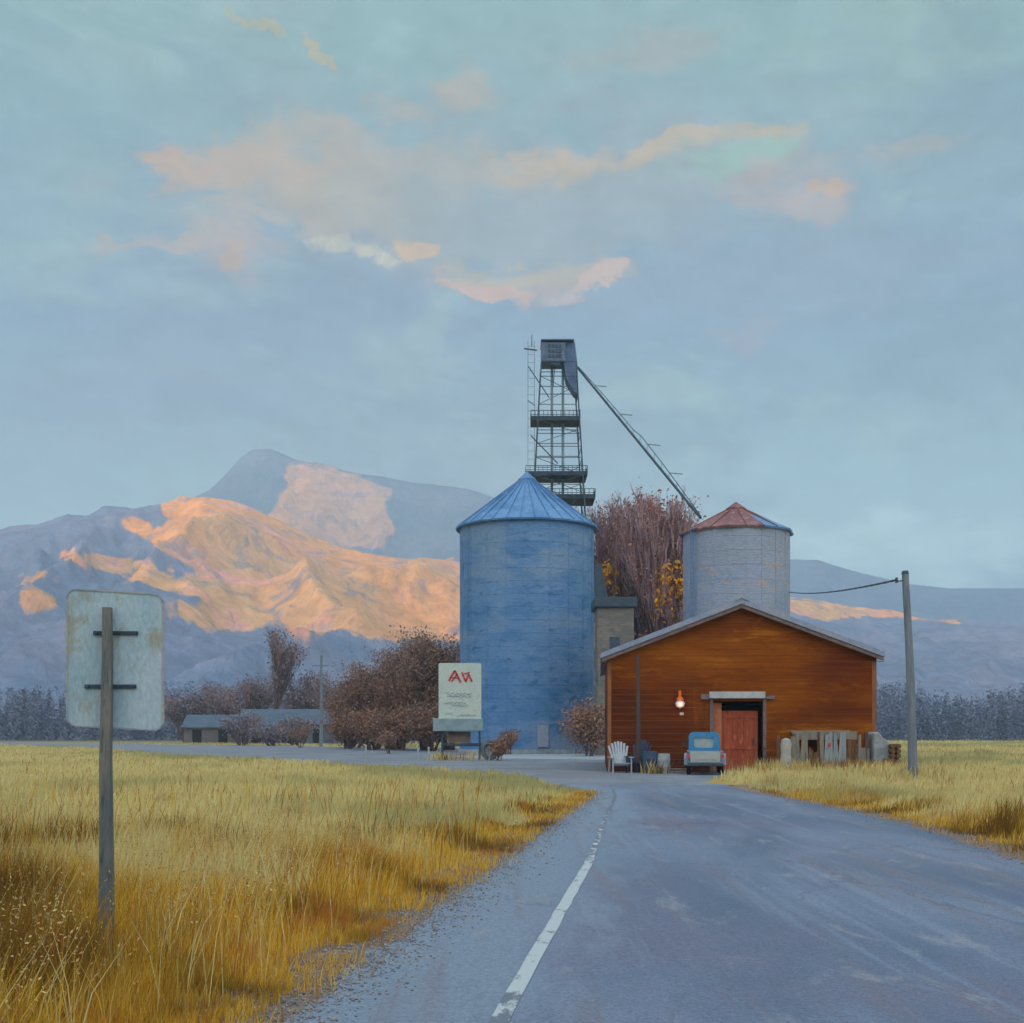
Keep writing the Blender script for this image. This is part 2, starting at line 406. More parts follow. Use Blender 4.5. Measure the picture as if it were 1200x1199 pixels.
far_prof = [(-500, 690), (0, 650), (180, 606), (225, 584), (245, 574), (262, 556), (282, 532), (296, 523), (316, 524), (345, 538), (400, 550), (470, 564), (530, 571), (570, 580),
            (620, 596), (700, 622), (800, 645), (925, 653), (960, 658), (1000, 669), (1060, 684), (1120, 690), (1200, 691), (1700, 712)]
sunlit_poly = [(185, 583), (250, 580), (300, 596), (345, 612), (400, 634), (470, 645), (560, 655), (760, 690), (760, 760), (540, 755), (400, 748), (330, 738), (240, 738), (190, 722), (190, 706), (262, 706),
             (190, 692), (75, 657), (66, 644), (150, 652), (240, 682), (228, 664), (160, 628), (135, 614), (150, 605), (200, 618), (188, 600)]  # outline of the sunlit slope, filled with lit colour
m_near = mountain_mat('mountain_near_light_tones', (.16, .215, .33, 1), (.22, .245, .35, 1), (.78, .42, .15, 1), (.86, .37, .08, 1), (.86, .38, .26, 1), .011)
m_far = mountain_mat('mountain_far_light_tones', (.07, .14, .22, 1), (.10, .16, .24, 1), (.42, .27, .18, 1), (.48, .27, .13, 1), (.48, .28, .22, 1), .009, 3.2)
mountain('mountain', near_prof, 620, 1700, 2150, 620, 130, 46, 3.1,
         [(sunlit_poly, 1), ([(900, 697), (925, 698), (1000, 709), (1120, 725), (1130, 733), (1000, 722), (970, 730), (925, 716), (900, 714)], .9),
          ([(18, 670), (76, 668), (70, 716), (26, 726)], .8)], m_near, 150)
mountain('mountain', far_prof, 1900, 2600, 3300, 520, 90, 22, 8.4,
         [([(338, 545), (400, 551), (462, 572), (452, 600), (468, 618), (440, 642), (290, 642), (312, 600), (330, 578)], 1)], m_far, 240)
# unseen ridge added behind the viewer to lay shade over the valley floor
def added_shade_ridge():
    nx, ny = 160, 24; V = []
    side = Vector((sun_to.y, -sun_to.x, 0)).normalized(); fw = Vector((sun_to.x, sun_to.y, 0)).normalized()
    for j in range(ny):
        t = j / (ny - 1); r = 520 + 1000 * t
        for i in range(nx):
            u = -2300 + 4600 * i / (nx - 1)
            hgt = SHADE_RIDGE_H * (0.95 + .18 * mn.noise(Vector((u / 420, 3.3, 0))) + .05 * mn.noise(Vector((u / 90, 8, 0))))
            s = math.sin(math.pi * min(1, t)) ** 1.1
            p = fw * r + side * u
            V.append((p.x, p.y, -3 + hgt * s))
    q = (np.arange(ny - 1)[:, None] * nx + np.arange(nx - 1)[None, :]).ravel()
    o = np_mesh('added_shade_hills', V, np.stack([q, q + 1, q + nx + 1, q + nx], -1), None, m_far); return struct(o)
SHADE_RIDGE_H = 340
added_shade_ridge()

# ---- ground sheets
def field_mat():
    m = bpy.data.materials.new('dry_field'); m.use_nodes = True; t = NT(m.node_tree); t.n.clear()
    tc = t.new('ShaderNodeTexCoord').outputs['Object']
    n = t.noise(tc, .09, 7, .6, .4, (1, .45, 1)); n2 = t.noise(tc, .9, 7, .65); n3 = t.noise(tc, 9, 5, .7)
    c = t.mix(t.rng(n.outputs[0], .38, .62), (.42, .32, .11, 1), (.36, .31, .13, 1))
    c = t.mix(t.rng(n2.outputs[0], .52, .66), c, (.36, .23, .06, 1))
    sep = t.new('ShaderNodeSeparateXYZ'); t.l.new(tc, sep.inputs[0])
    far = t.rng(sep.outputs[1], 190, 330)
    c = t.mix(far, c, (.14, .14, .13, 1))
    hs = t.new('ShaderNodeHueSaturation'); t.l.new(c, hs.inputs['Color']); t.l.new(t.rng(n3.outputs[0], .25, .75, .75, 1.25, False), hs.inputs['Value'])
    p = t.new('ShaderNodeBsdfPrincipled'); t.l.new(hs.outputs[0], p.inputs['Base Color']); p.inputs['Roughness'].default_value = 1; p.inputs['Specular IOR Level'].default_value = .05
    b = t.new('ShaderNodeBump'); b.inputs['Strength'].default_value = .8; b.inputs['Distance'].default_value = .1; t.l.new(n2.outputs[0], b.inputs['Height']); t.l.new(b.outputs[0], p.inputs['Normal'])
    o = t.new('ShaderNodeOutputMaterial'); t.l.new(p.outputs[0], o.inputs[0]); return m
g = MB(); g.add([(-4000, -2500, 0), (4000, -2500, 0), (4000, 4000, 0), (-4000, 4000, 0)], [(0, 1, 2, 3)])
struct(g.build('ground', field_mat()))

def road_mat():
    m = bpy.data.materials.new('asphalt'); m.use_nodes = True; t = NT(m.node_tree); t.n.clear()
    tc = t.new('ShaderNodeTexCoord').outputs['Object']
    n = t.noise(tc, .35, 7, .6, .5, (1.6, .35, 1)); n2 = t.noise(tc, 1.3, 7, .65, .7, (1.5, .5, 1)); n3 = t.noise(tc, 60, 3, .7); nb = t.noise(tc, .12, 4, .6, .4)
    c = t.mix(t.rng(n.outputs[0], .35, .62), (.095, .14, .22, 1), (.17, .22, .315, 1))
    c = t.mix(t.rng(nb.outputs[0], .45, .6), c, (.145, .160, .245, 1))
    ac = t.new('ShaderNodeAttribute', attribute_name='across').outputs['Fac']; ac = t.m('MULTIPLY_ADD', t.m('SUBTRACT', n2.outputs[0], .5), .35, ac)
    c = t.mix(t.m('MULTIPLY', t.rng(ac, .30, .12), .75), c, (.21, .275, .36, 1))
    st = t.noise(tc, 1.0, 6, .6, .3, (2.2, .10, 1)); c = t.mix(t.m('MULTIPLY', t.rng(st.outputs[0], .52, .66), .6), c, (.185, .165, .20, 1))
    st2 = t.noise(tc, 1.7, 6, .6, .3, (2.0, .07, 1)); c = t.mix(t.m('MULTIPLY', t.rng(st2.outputs[0], .54, .68), .6), c, (.20, .26, .36, 1))
    c = t.mix(t.m('MULTIPLY', t.rng(n2.outputs[0], .56, .70), .7), c, (.27, .29, .33, 1))
    vo = t.new('ShaderNodeTexVoronoi', feature='DISTANCE_TO_EDGE'); mp = t.new('ShaderNodeMapping'); t.l.new(tc, mp.inputs[0]); mp.inputs[3].default_value = (.9, .38, 1)
    va = t.new('ShaderNodeVectorMath', operation='MULTIPLY_ADD'); t.l.new(n2.outputs['Color'], va.inputs[0]); va.inputs[1].default_value = (.9, .9, 0); t.l.new(mp.outputs[0], va.inputs[2])
    t.l.new(va.outputs[0], vo.inputs['Vector']); vo.inputs['Scale'].default_value = .55
    cr = t.m('MULTIPLY', t.rng(vo.outputs[0], .020, .004), t.rng(n.outputs[0], .45, .6))
    c = t.mix(t.m('MULTIPLY', cr, .28), c, (.05, .06, .09, 1))
    hs = t.new('ShaderNodeHueSaturation'); t.l.new(c, hs.inputs['Color']); t.l.new(t.rng(t.m('ADD', t.m('MULTIPLY', n3.outputs[0], .6), t.m('MULTIPLY', t.noise(tc, 19, 6, .75).outputs[0], .4)), .3, .7, .5, 1.5, False), hs.inputs['Value'])
    p = t.new('ShaderNodeBsdfPrincipled'); t.l.new(hs.outputs[0], p.inputs['Base Color']); t.l.new(t.rng(n.outputs[0], .35, .65, .55, .85, False), p.inputs['Roughness']); p.inputs['Specular IOR Level'].default_value = .35
    b = t.new('ShaderNodeBump'); b.inputs['Strength'].default_value = .35; b.inputs['Distance'].default_value = .02; t.l.new(n3.outputs[0], b.inputs['Height']); t.l.new(b.outputs[0], p.inputs['Normal'])
    o = t.new('ShaderNodeOutputMaterial'); t.l.new(p.outputs[0], o.inputs[0]); return m
def G(px, py):
    d = F * EYE / (py - HOR); return (gx(px, d), d)
# left edge of the tarmac, then right edge (real ground coordinates, metres)
LE = [(-4.6, -14), (-3.6, -6), (-2.6, 0), (-1.75, 5), G(400, 1150), G(500, 1072), G(580, 1020), G(640, 974), (2.1, 32.5), (2.5, 36), (1.6, 41)]
RE = [(3.2, -14), (4.2, -6), (5.0, 2), (5.7, 8), (6.5, 14), (6.85, 17.5), (7.3, 22), (7.4, 27), (7.1, 33), (6.9, 38), (7.2, 41)]
def left_edge(y):  return np.interp(y, [p[1] for p in LE], [p[0] for p in LE])
def right_edge(y): return np.interp(y, [p[1] for p in RE], [p[0] for p in RE])
def wob(v, k=.25, s=1.2): return k * mn.noise(Vector((v * s, 3.1, 0))) + k * .5 * mn.noise(Vector((v * s * 4, 9.1, 0)))
ys = np.concatenate([np.linspace(-14, 41, 150)])
road = MB(); vs = []
NXR = 13; V = []; A = []
for y in ys:
    a, b = float(left_edge(y)) + wob(y), float(right_edge(y)) + wob(y + 50)
    for i in range(NXR): u = i / (NXR - 1); V.append((a + (b - a) * u, float(y), .008)); A.append(u)
q = (np.arange(len(ys) - 1)[:, None] * NXR + np.arange(NXR - 1)[None, :]).ravel()
struct(np_mesh('road', V, np.stack([q, q + 1, q + NXR + 1, q + NXR], -1), None, road_mat(), {'across': A}))
# gravel yard: runs left behind the field and in front of barn and bins
m_grav = mat('pale_gravel', [(.17, .20, .255, 1), (.24, .27, .32, 1), (.30, .31, .31, 1), (.20, .21, .24, 1)], .35, .9, 0, .5, 20)
YARD = [(7.2, 40.6), (6.7, 44), (8.5, 49), (11.5, 52), (22, 56), (22, 70), (34, 140), (12, 150), (-12, 150), (-45, 185), (-110, 262), (-140, 262), (-92, 205), (-52, 150), (-26.5, 96),
        (-14.5, 78), (-8.5, 65), (-4.2, 58), (-1.0, 52), (0.8, 46.5), (1.6, 40.6)]
def smooth_poly(P, n=6, k=.5):
    out = []
    for i in range(len(P)):
        a = Vector(P[i]); b = Vector(P[(i + 1) % len(P)])
        for j in range(n):
            p = a.lerp(b, j / n); q = k * min(1, (a - b).length / 8)
            out.append((p.x + q * mn.noise(Vector((p.x * .5, p.y * .5, 2))), p.y + q * mn.noise(Vector((p.x * .5, p.y * .5, 7)))))
    return out
yp = smooth_poly(YARD)
from mathutils.geometry import tessellate_polygon
ym = MB(); ym.add([(x, y, .004) for x, y in yp], tessellate_polygon([[Vector((x, y, 0)) for x, y in yp]]))
struct(ym.build('gravel_yard', m_grav))
m_conc = mat('pale_concrete', [(.36, .42, .46, 1), (.26, .31, .37, 1), (.42, .47, .50, 1)], .4, .8, 0, .2)
ap = smooth_poly([(-1.5, 84), (9.5, 80), (10, 92), (6, 104), (-2, 100), (-5, 92)], 5, .6)
am = MB(); am.add([(x, y, .016) for x, y in ap], tessellate_polygon([[Vector((x, y, 0)) for x, y in ap]]))
struct(am.build('pavement', m_conc))
# worn verge of crushed gravel beside the tarmac on the left
m_verge = mat('verge_gravel', [(.22, .18, .17, 1), (.30, .20, .14, 1), (.36, .27, .18, 1)], 1.4, .95, 0, .6, 30)
vm_ = MB(); vs = []
for y in ys: vs += [(float(left_edge(y)) - .62 + wob(y * 1.3 + 9, .3), float(y), .004), (float(left_edge(y)) + .3, float(y), .004)]
vm_.add(vs, [(2 * i, 2 * i + 1, 2 * i + 3, 2 * i + 2) for i in range(len(ys) - 1)])
for y in ys: pass
o = vm_.build('path', m_verge); struct(o)
vm2 = MB(); vs = []
for y in ys: vs += [(float(right_edge(y)) - .3, float(y), .004), (float(right_edge(y)) + .7 + wob(y * 1.3 + 33, .4), float(y), .004)]
vm2.add(vs, [(2 * i, 2 * i + 1, 2 * i + 3, 2 * i + 2) for i in range(len(ys) - 1)])
struct(vm2.build('path', m_verge))
# white edge line, worn
def line_mat():
    m = bpy.data.materials.new('worn_white_paint'); m.use_nodes = True; t = NT(m.node_tree); t.n.clear()
    tc = t.new('ShaderNodeTexCoord').outputs['Object']; n = t.noise(tc, 7, 8, .75, .3, (1, .35, 1)); sep = t.new('ShaderNodeSeparateXYZ'); t.l.new(tc, sep.inputs[0])
    wear = t.m('ADD', t.rng(sep.outputs[1], 14.5, 19, .0, .12), t.m('ADD', t.rng(sep.outputs[1], 19, 34, 0, .1), t.rng(sep.outputs[1], 8.6, 7.6, 0, .10)))
    k = t.rng(t.m('SUBTRACT', n.outputs[0], wear), .36, .46)
    c = t.mix(k, (.14, .17, .22, 1), (.46, .52, .55, 1))
    p = t.new('ShaderNodeBsdfPrincipled'); t.l.new(c, p.inputs['Base Color']); p.inputs['Roughness'].default_value = .75
    o = t.new('ShaderNodeOutputMaterial'); t.l.new(p.outputs[0], o.inputs[0]); return m
LN = [(-1.55, -14), (-.95, -4), (-.55, 3), G(600, 1170), G(648, 1085), G(690, 1012), (1.9, 25), (2.75, 33), (3.1, 38)]
lm = MB(); vs = []; yl = np.linspace(-14, 38, 110)
for y in yl:
    x = float(np.interp(y, [p[1] for p in LN], [p[0] for p in LN])) + .012 * mn.noise(Vector((y * 2, 0, 0)))
    hw = (.058 if y < 17 else .045) + .008 * mn.noise(Vector((y * 3, 5, 0))); vs += [(x - hw, float(y), .013), (x + hw, float(y), .013)]
lm.add(vs, [(2 * i, 2 * i + 1, 2 * i + 3, 2 * i + 2) for i in range(len(yl) - 1)])
struct(lm.build('road_marking', line_mat()))

# ---- grain bins
m_galv = mat('blue_grey_galvanised', [(.085, .23, .47, 1), (.15, .29, .52, 1), (.045, .17, .34, 1), (.19, .31, .49, 1)], .28, .55, .1, .35, stretch=(1, 1, 2.4), wave=('Z', 2.6, .35))
m_galv_roof = mat('blue_roof_sheet', [(.13, .29, .55, 1), (.09, .23, .46, 1), (.18, .35, .60, 1)], .5, .5, .1, .2)
m_steel_dk = mat('dark_weathered_steel', [(.045, .075, .11, 1), (.07, .11, .15, 1), (.04, .05, .07, 1)], 3, .6, .3, .2)
m_galv2 = mat('pale_sun_blotch_galvanised', [(.34, .39, .52, 1), (.28, .36, .52, 1), (.50, .38, .34, 1), (.31, .37, .48, 1)], .3, .55, .15, .35, stretch=(1, 1, 2.2), wave=('Z', 2.6, .5))  # warm blotches painted in for the low sun on the small bin
m_sunlit_roof = mat('sunlit_red_roof_sheet', [(.20, .075, .085, 1), (.28, .13, .13, 1), (.40, .24, .22, 1)], .6, .6, .1, .2)  # red tone carries the warm sunlight on the small roof
def grain_bin(px, d, r, z_eave, z_top, label, m_wall, m_roof, nrib, warm=None):
    cx = gx(px, d); root = thing('grain_bin', label, 'grain bin', (cx, d, 0), 0)
    MB().lathe([(r + .35, -.2), (r + .35, .35), (r - .1, .35)], 64).build('foundation', m_conc, root, smooth=True)
    w = MB(); prof = []; z = .35; ring = 1.12
    while z < z_eave - .2:
        z1 = min(z + ring, z_eave)
        prof += [(r, z), (r, z1 - .07), (r + .018, z1 - .06), (r + .018, z1)]; z = z1
    w.lathe(prof, 96)
    ns = 20
    for i in range(ns):
        a = 2 * math.pi * i / ns
        w.box(((r + .012) * math.cos(a), (r + .012) * math.sin(a), (z_eave + .35) / 2), (.03, .10, z_eave - .4), rz=a)
    w.build('wall', m_wall, root, smooth=True)
    ov = .42; rf = MB(); nr = nrib
    vs = [(0, 0, z_top)]; fs = []
    sl = (z_top - z_eave) / r
    prof = [(.75, z_top - .75 * sl), (r * .5, z_top - r * .5 * sl), (r + ov, z_eave - ov * sl * .55), (r + ov - .05, z_eave - ov * sl * .55 - .14), (r - .02, z_eave - .05)]
    rf.lathe(prof, nr)
    rf.build('roof', m_roof, root)
    rb = MB()
    for i in range(nr):
        a = 2 * math.pi * (i + .5) / nr; c, s = math.cos(a), math.sin(a)
        k = math.cos(math.pi / nr)
        rb.bar((.75 * c * k, .75 * s * k, z_top - .75 * sl + .04), ((r + ov) * c * k, (r + ov) * s * k, z_eave - ov * sl * .55 + .04), .06, .09)
    parts(rb, 'roof_rib', m_roof, root)
    cp = MB(); cp.lathe([(.8, z_top - .85 * sl), (.82, z_top - .6 * sl), (.05, z_top + .25)], 24); cp.build('roof_cap', m_roof, root)
    # ladder with cage on the side, and a door
    a = R(-150); c, s = math.cos(a), math.sin(a); tx, ty = -s, c; ld = MB(); rr = r + .22
    for k in (-.22, .22): ld.bar((rr * c + tx * k, rr * s + ty * k, .6), (rr * c + tx * k, rr * s + ty * k, z_eave), .05, .05)
    zz = .8
    while zz < z_eave: ld.bar((rr * c - tx * .22, rr * s - ty * .22, zz), (rr * c + tx * .22, rr * s + ty * .22, zz), .03, .03); zz += .4
    ld.build('ladder', m_galv, root)
    dr = MB(); a = R(-78); c, s = math.cos(a), math.sin(a); dr.box(((r + .09) * c, (r + .09) * s, 1.5), (.14, 1.0, 1.9), rz=a)
    dr.build('door', m_galv2, root, bevel=.02)
    return root, cx
bin1, b1x = grain_bin(617.5, 112, 6.05, 1.7 + (860 - 618) / 12.94, 1.7 + (860 - 556) / 12.94, 'large blue-grey round steel grain bin with pointed blue roof, tallest bin', m_galv, m_galv_roof, 32)
bin2, b2x = grain_bin(862.5, 100, 4.25, 1.7 + (860 - 624) / 14.49, 1.7 + (860 - 592) / 14.49, 'smaller pale grain bin with sunlit red cone roof, behind the orange barn', m_galv2, m_sunlit_roof, 10)
# sunlit red left, shaded blue right: light painted into the small bin's roof
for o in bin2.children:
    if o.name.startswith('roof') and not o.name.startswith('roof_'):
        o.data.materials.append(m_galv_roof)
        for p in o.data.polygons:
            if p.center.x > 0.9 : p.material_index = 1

# ---- elevator leg tower
def tower():
    d = 124; k = F / d
    cx = gx(654, d); root = thing('elevator_tower', 'tall dark steel lattice elevator tower with platforms behind the large bin', 'elevator tower', (cx, d, 0))
    def Z(py): return EYE + (HOR - py) / k
    ztop, zb = Z(430), 0.0
    hw0, hw1 = 3.9, 1.72
    def hw(z): return hw0 + (hw1 - hw0) * (z - zb) / (ztop - zb)
    def off(z): return -.12 * (ztop - z) / 10 * 0
    C4 = ((-1, -1), (1, -1), (1, 1), (-1, 1))
    for a, b in C4: MB().bar((a * hw0, b * hw0, 0), (a * hw1, b * hw1, ztop), .13, .13).build('leg', m_steel_dk, root)
    levels = [0, 4.5, 9, 13, 17, 20.5, Z(583), Z(562), Z(542), Z(529), Z(514), Z(498), Z(468), Z(447), ztop]
    gr = MB(); br = MB()
    for i, z in enumerate(levels):
        h = hw(z)
        if i:
            for j in range(4):
                a, b = C4[j], C4[(j + 1) % 4]
                gr.bar((a[0] * h, a[1] * h, z), (b[0] * h, b[1] * h, z), .06, .06)
        if i < len(levels) - 1 and i < 8 or i in (10, 12):
            h2 = hw(levels[i + 1]); z2 = levels[i + 1]
            for j in range(4):
                a, b = C4[j], C4[(j + 1) % 4]
                if i < 7: br.bar((a[0] * h, a[1] * h, z), (b[0] * h2, b[1] * h2, z2), .05, .05)
                br.bar((b[0] * h, b[1] * h, z), (a[0] * h2, a[1] * h2, z2), .05, .05)
    parts(gr, 'girder', m_steel_dk, root); parts(br, 'brace', m_steel_dk, root)
    def platform(x0, x1, py, dep):
        z = Z(py) - .3; p = MB(); p.b2(x0, x1, -dep, dep, z - .1, z + .1); o = p.build('platform', m_steel_dk, root)
        r = MB(); xs = np.arange(x0, x1 + .01, .42)
        for yy in (-dep, dep):
            r.bar((x0, yy, z + .85), (x1, yy, z + .85), .06, .06); r.bar((x0, yy, z + .45), (x1, yy, z + .45), .05, .05)
            r.bar((x0, yy, z + .2), (x1, yy, z + .2), .03, .24)
            for x in xs: r.bar((x, yy, z), (x, yy, z + .87), .045, .045)
        for x in (x0, x1):
            r.bar((x, -dep, z + .85), (x, dep, z + .85), .06, .06); r.bar((x, -dep, z + .45), (x, dep, z + .45), .05, .05); r.bar((x, -dep, z + .2), (x, dep, z + .2), .03, .24)
            for yy in np.arange(-dep, dep, .42): r.bar((x, yy, z), (x, yy, z + .87), .045, .045)
        r.build('railing', m_steel_dk, o)
    X = lambda px: (px - 654) / k
    platform(X(622), X(679), 492, 1.5); platform(X(616), X(687), 557, 1.9); platform(X(630), X(696), 584, 2.1)
    # head section: housing with louvres, drive motor, hopper and spout
    hd = MB(); hd.b2(X(634), X(662), -1.4, 1.4, Z(428), Z(406)); hd.b2(X(633.5), X(672), -1.6, 1.6, Z(404.5), Z(403)); 
    hd.build('head_housing', mat('head_grey', [(.10, .16, .25, 1), (.15, .22, .33, 1), (.06, .09, .14, 1)], 1.5, .6, .2, .3), root, bevel=.04)
    lv = MB()
    for i in range(4):
        for j in range(3): lv.b2(X(642) + i * .36, X(642) + i * .36 + .24, -1.46, -1.38, Z(424) + j * .5, Z(424) + j * .5 + .3)
    parts(lv, 'vent', m_steel_dk, root)
    hp = MB(); hp.prism([(X(656), Z(405)), (X(673), Z(405)), (X(676), Z(430)), (X(677), Z(466)), (X(672), Z(462)), (X(663), Z(447))], 'y', -1.1, 1.1)
    hp.build('hopper', mat('hopper_blue', [(.09, .15, .27, 1), (.14, .22, .36, 1)], 1.5, .6, .2, .3), root)
    mo = MB(); mo.tube((X(645), -1.0, Z(431)), (X(656), -1.0, Z(432)), .32, n=14); mo.bar((X(650), -.6, Z(430)), (X(648), -.5, Z(455)), .08, .08); mo.build('drive_motor', m_steel_dk, root)
    sh = MB()
    for x in (-.75, .35): sh.b2(x, x + .26, -.15, .15, 0, Z(430))
    parts(sh, 'elevator_shaft', mat('shaft_grey', [(.20, .30, .38, 1), (.26, .36, .44, 1)], 1, .6, .2, .1), root)
    # ladder run and mast on the left side
    ml = MB()
    for px in (618.5, 626): ml.bar((X(px), -1.2, Z(590)), (X(px), -1.2, Z(404)), .035, .035)
    zz = Z(588)
    while zz < Z(410): ml.bar((X(618.5), -1.2, zz), (X(626), -1.2, zz), .022, .022); zz += .8
    ml.build('ladder', m_steel_dk, root)
    an = MB(); an.tube((X(623), -1.2, Z(410)), (X(623), -1.2, Z(397)), .05, .03, 6); an.bar((X(614), -1.2, Z(413)), (X(629), -1.2, Z(415)), .12, .12); an.build('mast', m_steel_dk, root)
    st = MB(); st.bar((X(619), -1.3, Z(434)), (X(643), -1.3, Z(470)), .09, .09); st.bar((X(622), -1.5, Z(515)), (X(653), -1.5, Z(547)), .1, .1); st.bar((X(618), -1.3, Z(473)), (X(627), -1.3, Z(480)), .06, .06)
    parts(st, 'stay', m_steel_dk, root)
    return cx, d
tower()
# distribution spout down to the small bin, with its cable truss
p0 = at(677, 431, 123.2); p1 = at(821, 607, 99.5); 
sp = thing('grain_spout', 'long thin steel spout slanting from tower top down to small bin roof', 'spout', p0)
s1 = MB(); s1.tube(p0, p1, .11, n=10); s1.build('pipe', m_steel_dk, sp, world=True, smooth=True)
tr = MB(); N = 18; prev = None
for i in range(N + 1):
    t = i / N; a = p0.lerp(p1, t); b = a + Vector((.18, 0, 1)).normalized() * (.15 + .62 * math.sin(math.pi * t) * (.55 + .45 * (t > .5))) * .9
    if prev: tr.bar(prev, b, .05, .05)
    if 0 < i < N: tr.bar(a, b, .04, .04)
    if i in (3, 7, 11, 14): tr.bar(b, b + Vector((1.1, 0, -.1)), .05, .06)
    prev = b
tr.build('truss', m_steel_dk, sp, world=True)

# ---- annex shed beside the large bin, chute
m_annex = mat('tan_grey_cladding', [(.16, .155, .15, 1), (.23, .21, .18, 1), (.11, .12, .14, 1)], .6, .9, 0, .4, stretch=(1, 1, 2.5), wave=('Z', 1.4, .4))
d = 97; k = F / d
ax = thing('annex_shed', 'narrow tall tan-grey annex with dark flat roof between bin and barn', 'shed', (gx(722, d), d, 0))
MB().b2(-1.45, 1.4, 0, 4, 0, EYE + (860 - 712) / k).build('wall', m_annex, ax)
MB().b2(-1.7, 1.62, -.3, 4.3, EYE + (860 - 711.6) / k, EYE + (860 - 700) / k).build('roof', m_steel_dk, ax, bevel=.05)
wn = MB(); wn.b2(-.5, .3, -.05, .0, 8.3, 9.3); wn.build('window', m_steel_dk, ax)
ch = MB(); z0 = EYE + (860 - 699.5) / k; z1 = EYE + (860 - 660) / k
ch.prism([(-1.62, z0), (-.62, z0), (-1.15, z1), (-1.62, z1)], 'y', .2, 1.3); ch.build('chute', m_steel_dk, ax)

# ---- barn
m_barn = mat('burnt_orange_boards', [(.31, .085, .004, 1), (.20, .045, .003, 1), (.40, .13, .008, 1), (.12, .022, .006, 1)], .24, .9, 0, .45, spec=.08, dirt=(.7, (.13, .085, .07, 1), (.085, .018, .006, 1)), stretch=(.55, 1, 2.2), wave=('Z', 2.2, .25, .3))
m_barnroof = mat('lavender_grey_roof_sheet', [(.30, .35, .48, 1), (.24, .30, .46, 1), (.38, .37, .42, 1)], 1.2, .6, .15, .3)
m_trim = mat('weathered_brown_trim', [(.16, .13, .14, 1), (.22, .17, .16, 1), (.12, .08, .07, 1)], 2, .85, 0, .3)
m_white = mat('chalky_white_paint', [(.50, .52, .54, 1), (.40, .42, .46, 1), (.58, .58, .58, 1)], 3, .7, 0, .2)
m_door = mat('faded_red_door_boards', [(.44, .095, .04, 1), (.34, .07, .035, 1), (.52, .16, .08, 1)], 1.2, .85, 0, .4, stretch=(3, 3, .5))
m_salmon = mat('salmon_door_panel', [(.50, .18, .09, 1), (.42, .14, .07, 1)], 2, .85, 0, .3)
m_black = mat('dark_inside', [(.012, .012, .016, 1), (.02, .02, .025, 1)], 2, .9, 0, .1)
BX, BY = gx(868, 55), 55.0
BROT = R(-4.0)
barn = thing('barn', 'burnt orange barn with low gabled pale roof and red sliding door', 'barn', (BX, BY, 0), BROT)
W2, EV, PK, DEP = 5.93, 5.15, 7.42, 17
dx0, dx1, dh = -1.22, .98, 3.15
w = MB(); th = .2
w.prism([(-W2, 0), (dx0, 0), (dx0, dh), (-W2, dh)], 'y', 0, th)
w.prism([(dx1, 0), (W2, 0), (W2, dh), (dx1, dh)], 'y', 0, th)
w.prism([(-W2, dh), (W2, dh), (W2, EV), (0, PK), (-W2, EV)], 'y', 0, th)
w.prism([(-W2, 0), (W2, 0), (W2, EV), (0, PK), (-W2, EV)], 'y', DEP - th, DEP)
w.b2(-W2, -W2 + th, th, DEP - th, 0, EV - .02); w.b2(W2 - th, W2, th, DEP - th, 0, EV - .02)
w.build('wall', m_barn, barn)
ang = math.atan2(PK - EV, W2); rf = MB()
oh = .28; e = Vector((-(W2 + oh), EV - oh * math.tan(ang)))
for s in (-1, 1):
    rf.prism([(s * (W2 + oh), e.y + .02), (0, PK + .02), (0, PK + .27), (s * (W2 + oh), e.y + .25)], 'y', -.45, DEP + .3)
roof = rf.build('roof', m_barnroof, barn)
rd = MB(); rd.prism([(-.3, PK + .18), (0, PK + .31), (.3, PK + .18), (.3, PK + .13), (0, PK + .26), (-.3, PK + .13)], 'y', -.5, DEP + .35); rd.build('ridge_cap', m_barnroof, roof)
fa = MB()
for s in (-1, 1): fa.prism([(s * (W2 + oh - .05), e.y - .14), (0, PK - .16), (0, PK + .015), (s * (W2 + oh - .05), e.y + .015)], 'y', -.40, -.30)
parts(fa, 'fascia', m_trim, barn)
cb = MB()
for s in (-1, 1): cb.b2(s * (W2 - .02), s * (W2 - .19), -.03, 0.0, 0, EV - .25)
parts(cb, 'corner_board', mat('worn_orange_trim', [(.34, .13, .04, 1), (.22, .10, .06, 1)], 2, .85), barn)
# individual board courses proud of the wall so the light catches edges
bd = MB(); z = .25
while z < PK - .3:
    hwid = W2 - .22 if z < EV - .3 else (PK - z) / (PK - EV) * W2 - .35
    if z < dh + .3: bd.b2(-hwid, dx0 - .2, -.015, 0, z, z + .025); bd.b2(dx1 + .2, hwid, -.015, 0, z, z + .025)
    else: bd.b2(-hwid, hwid, -.015, 0, z, z + .025)
    z += .29
bd.build('batten', mat('dark_board_edge', [(.18, .058, .012, 1), (.25, .085, .018, 1)], .4, .9), barn)
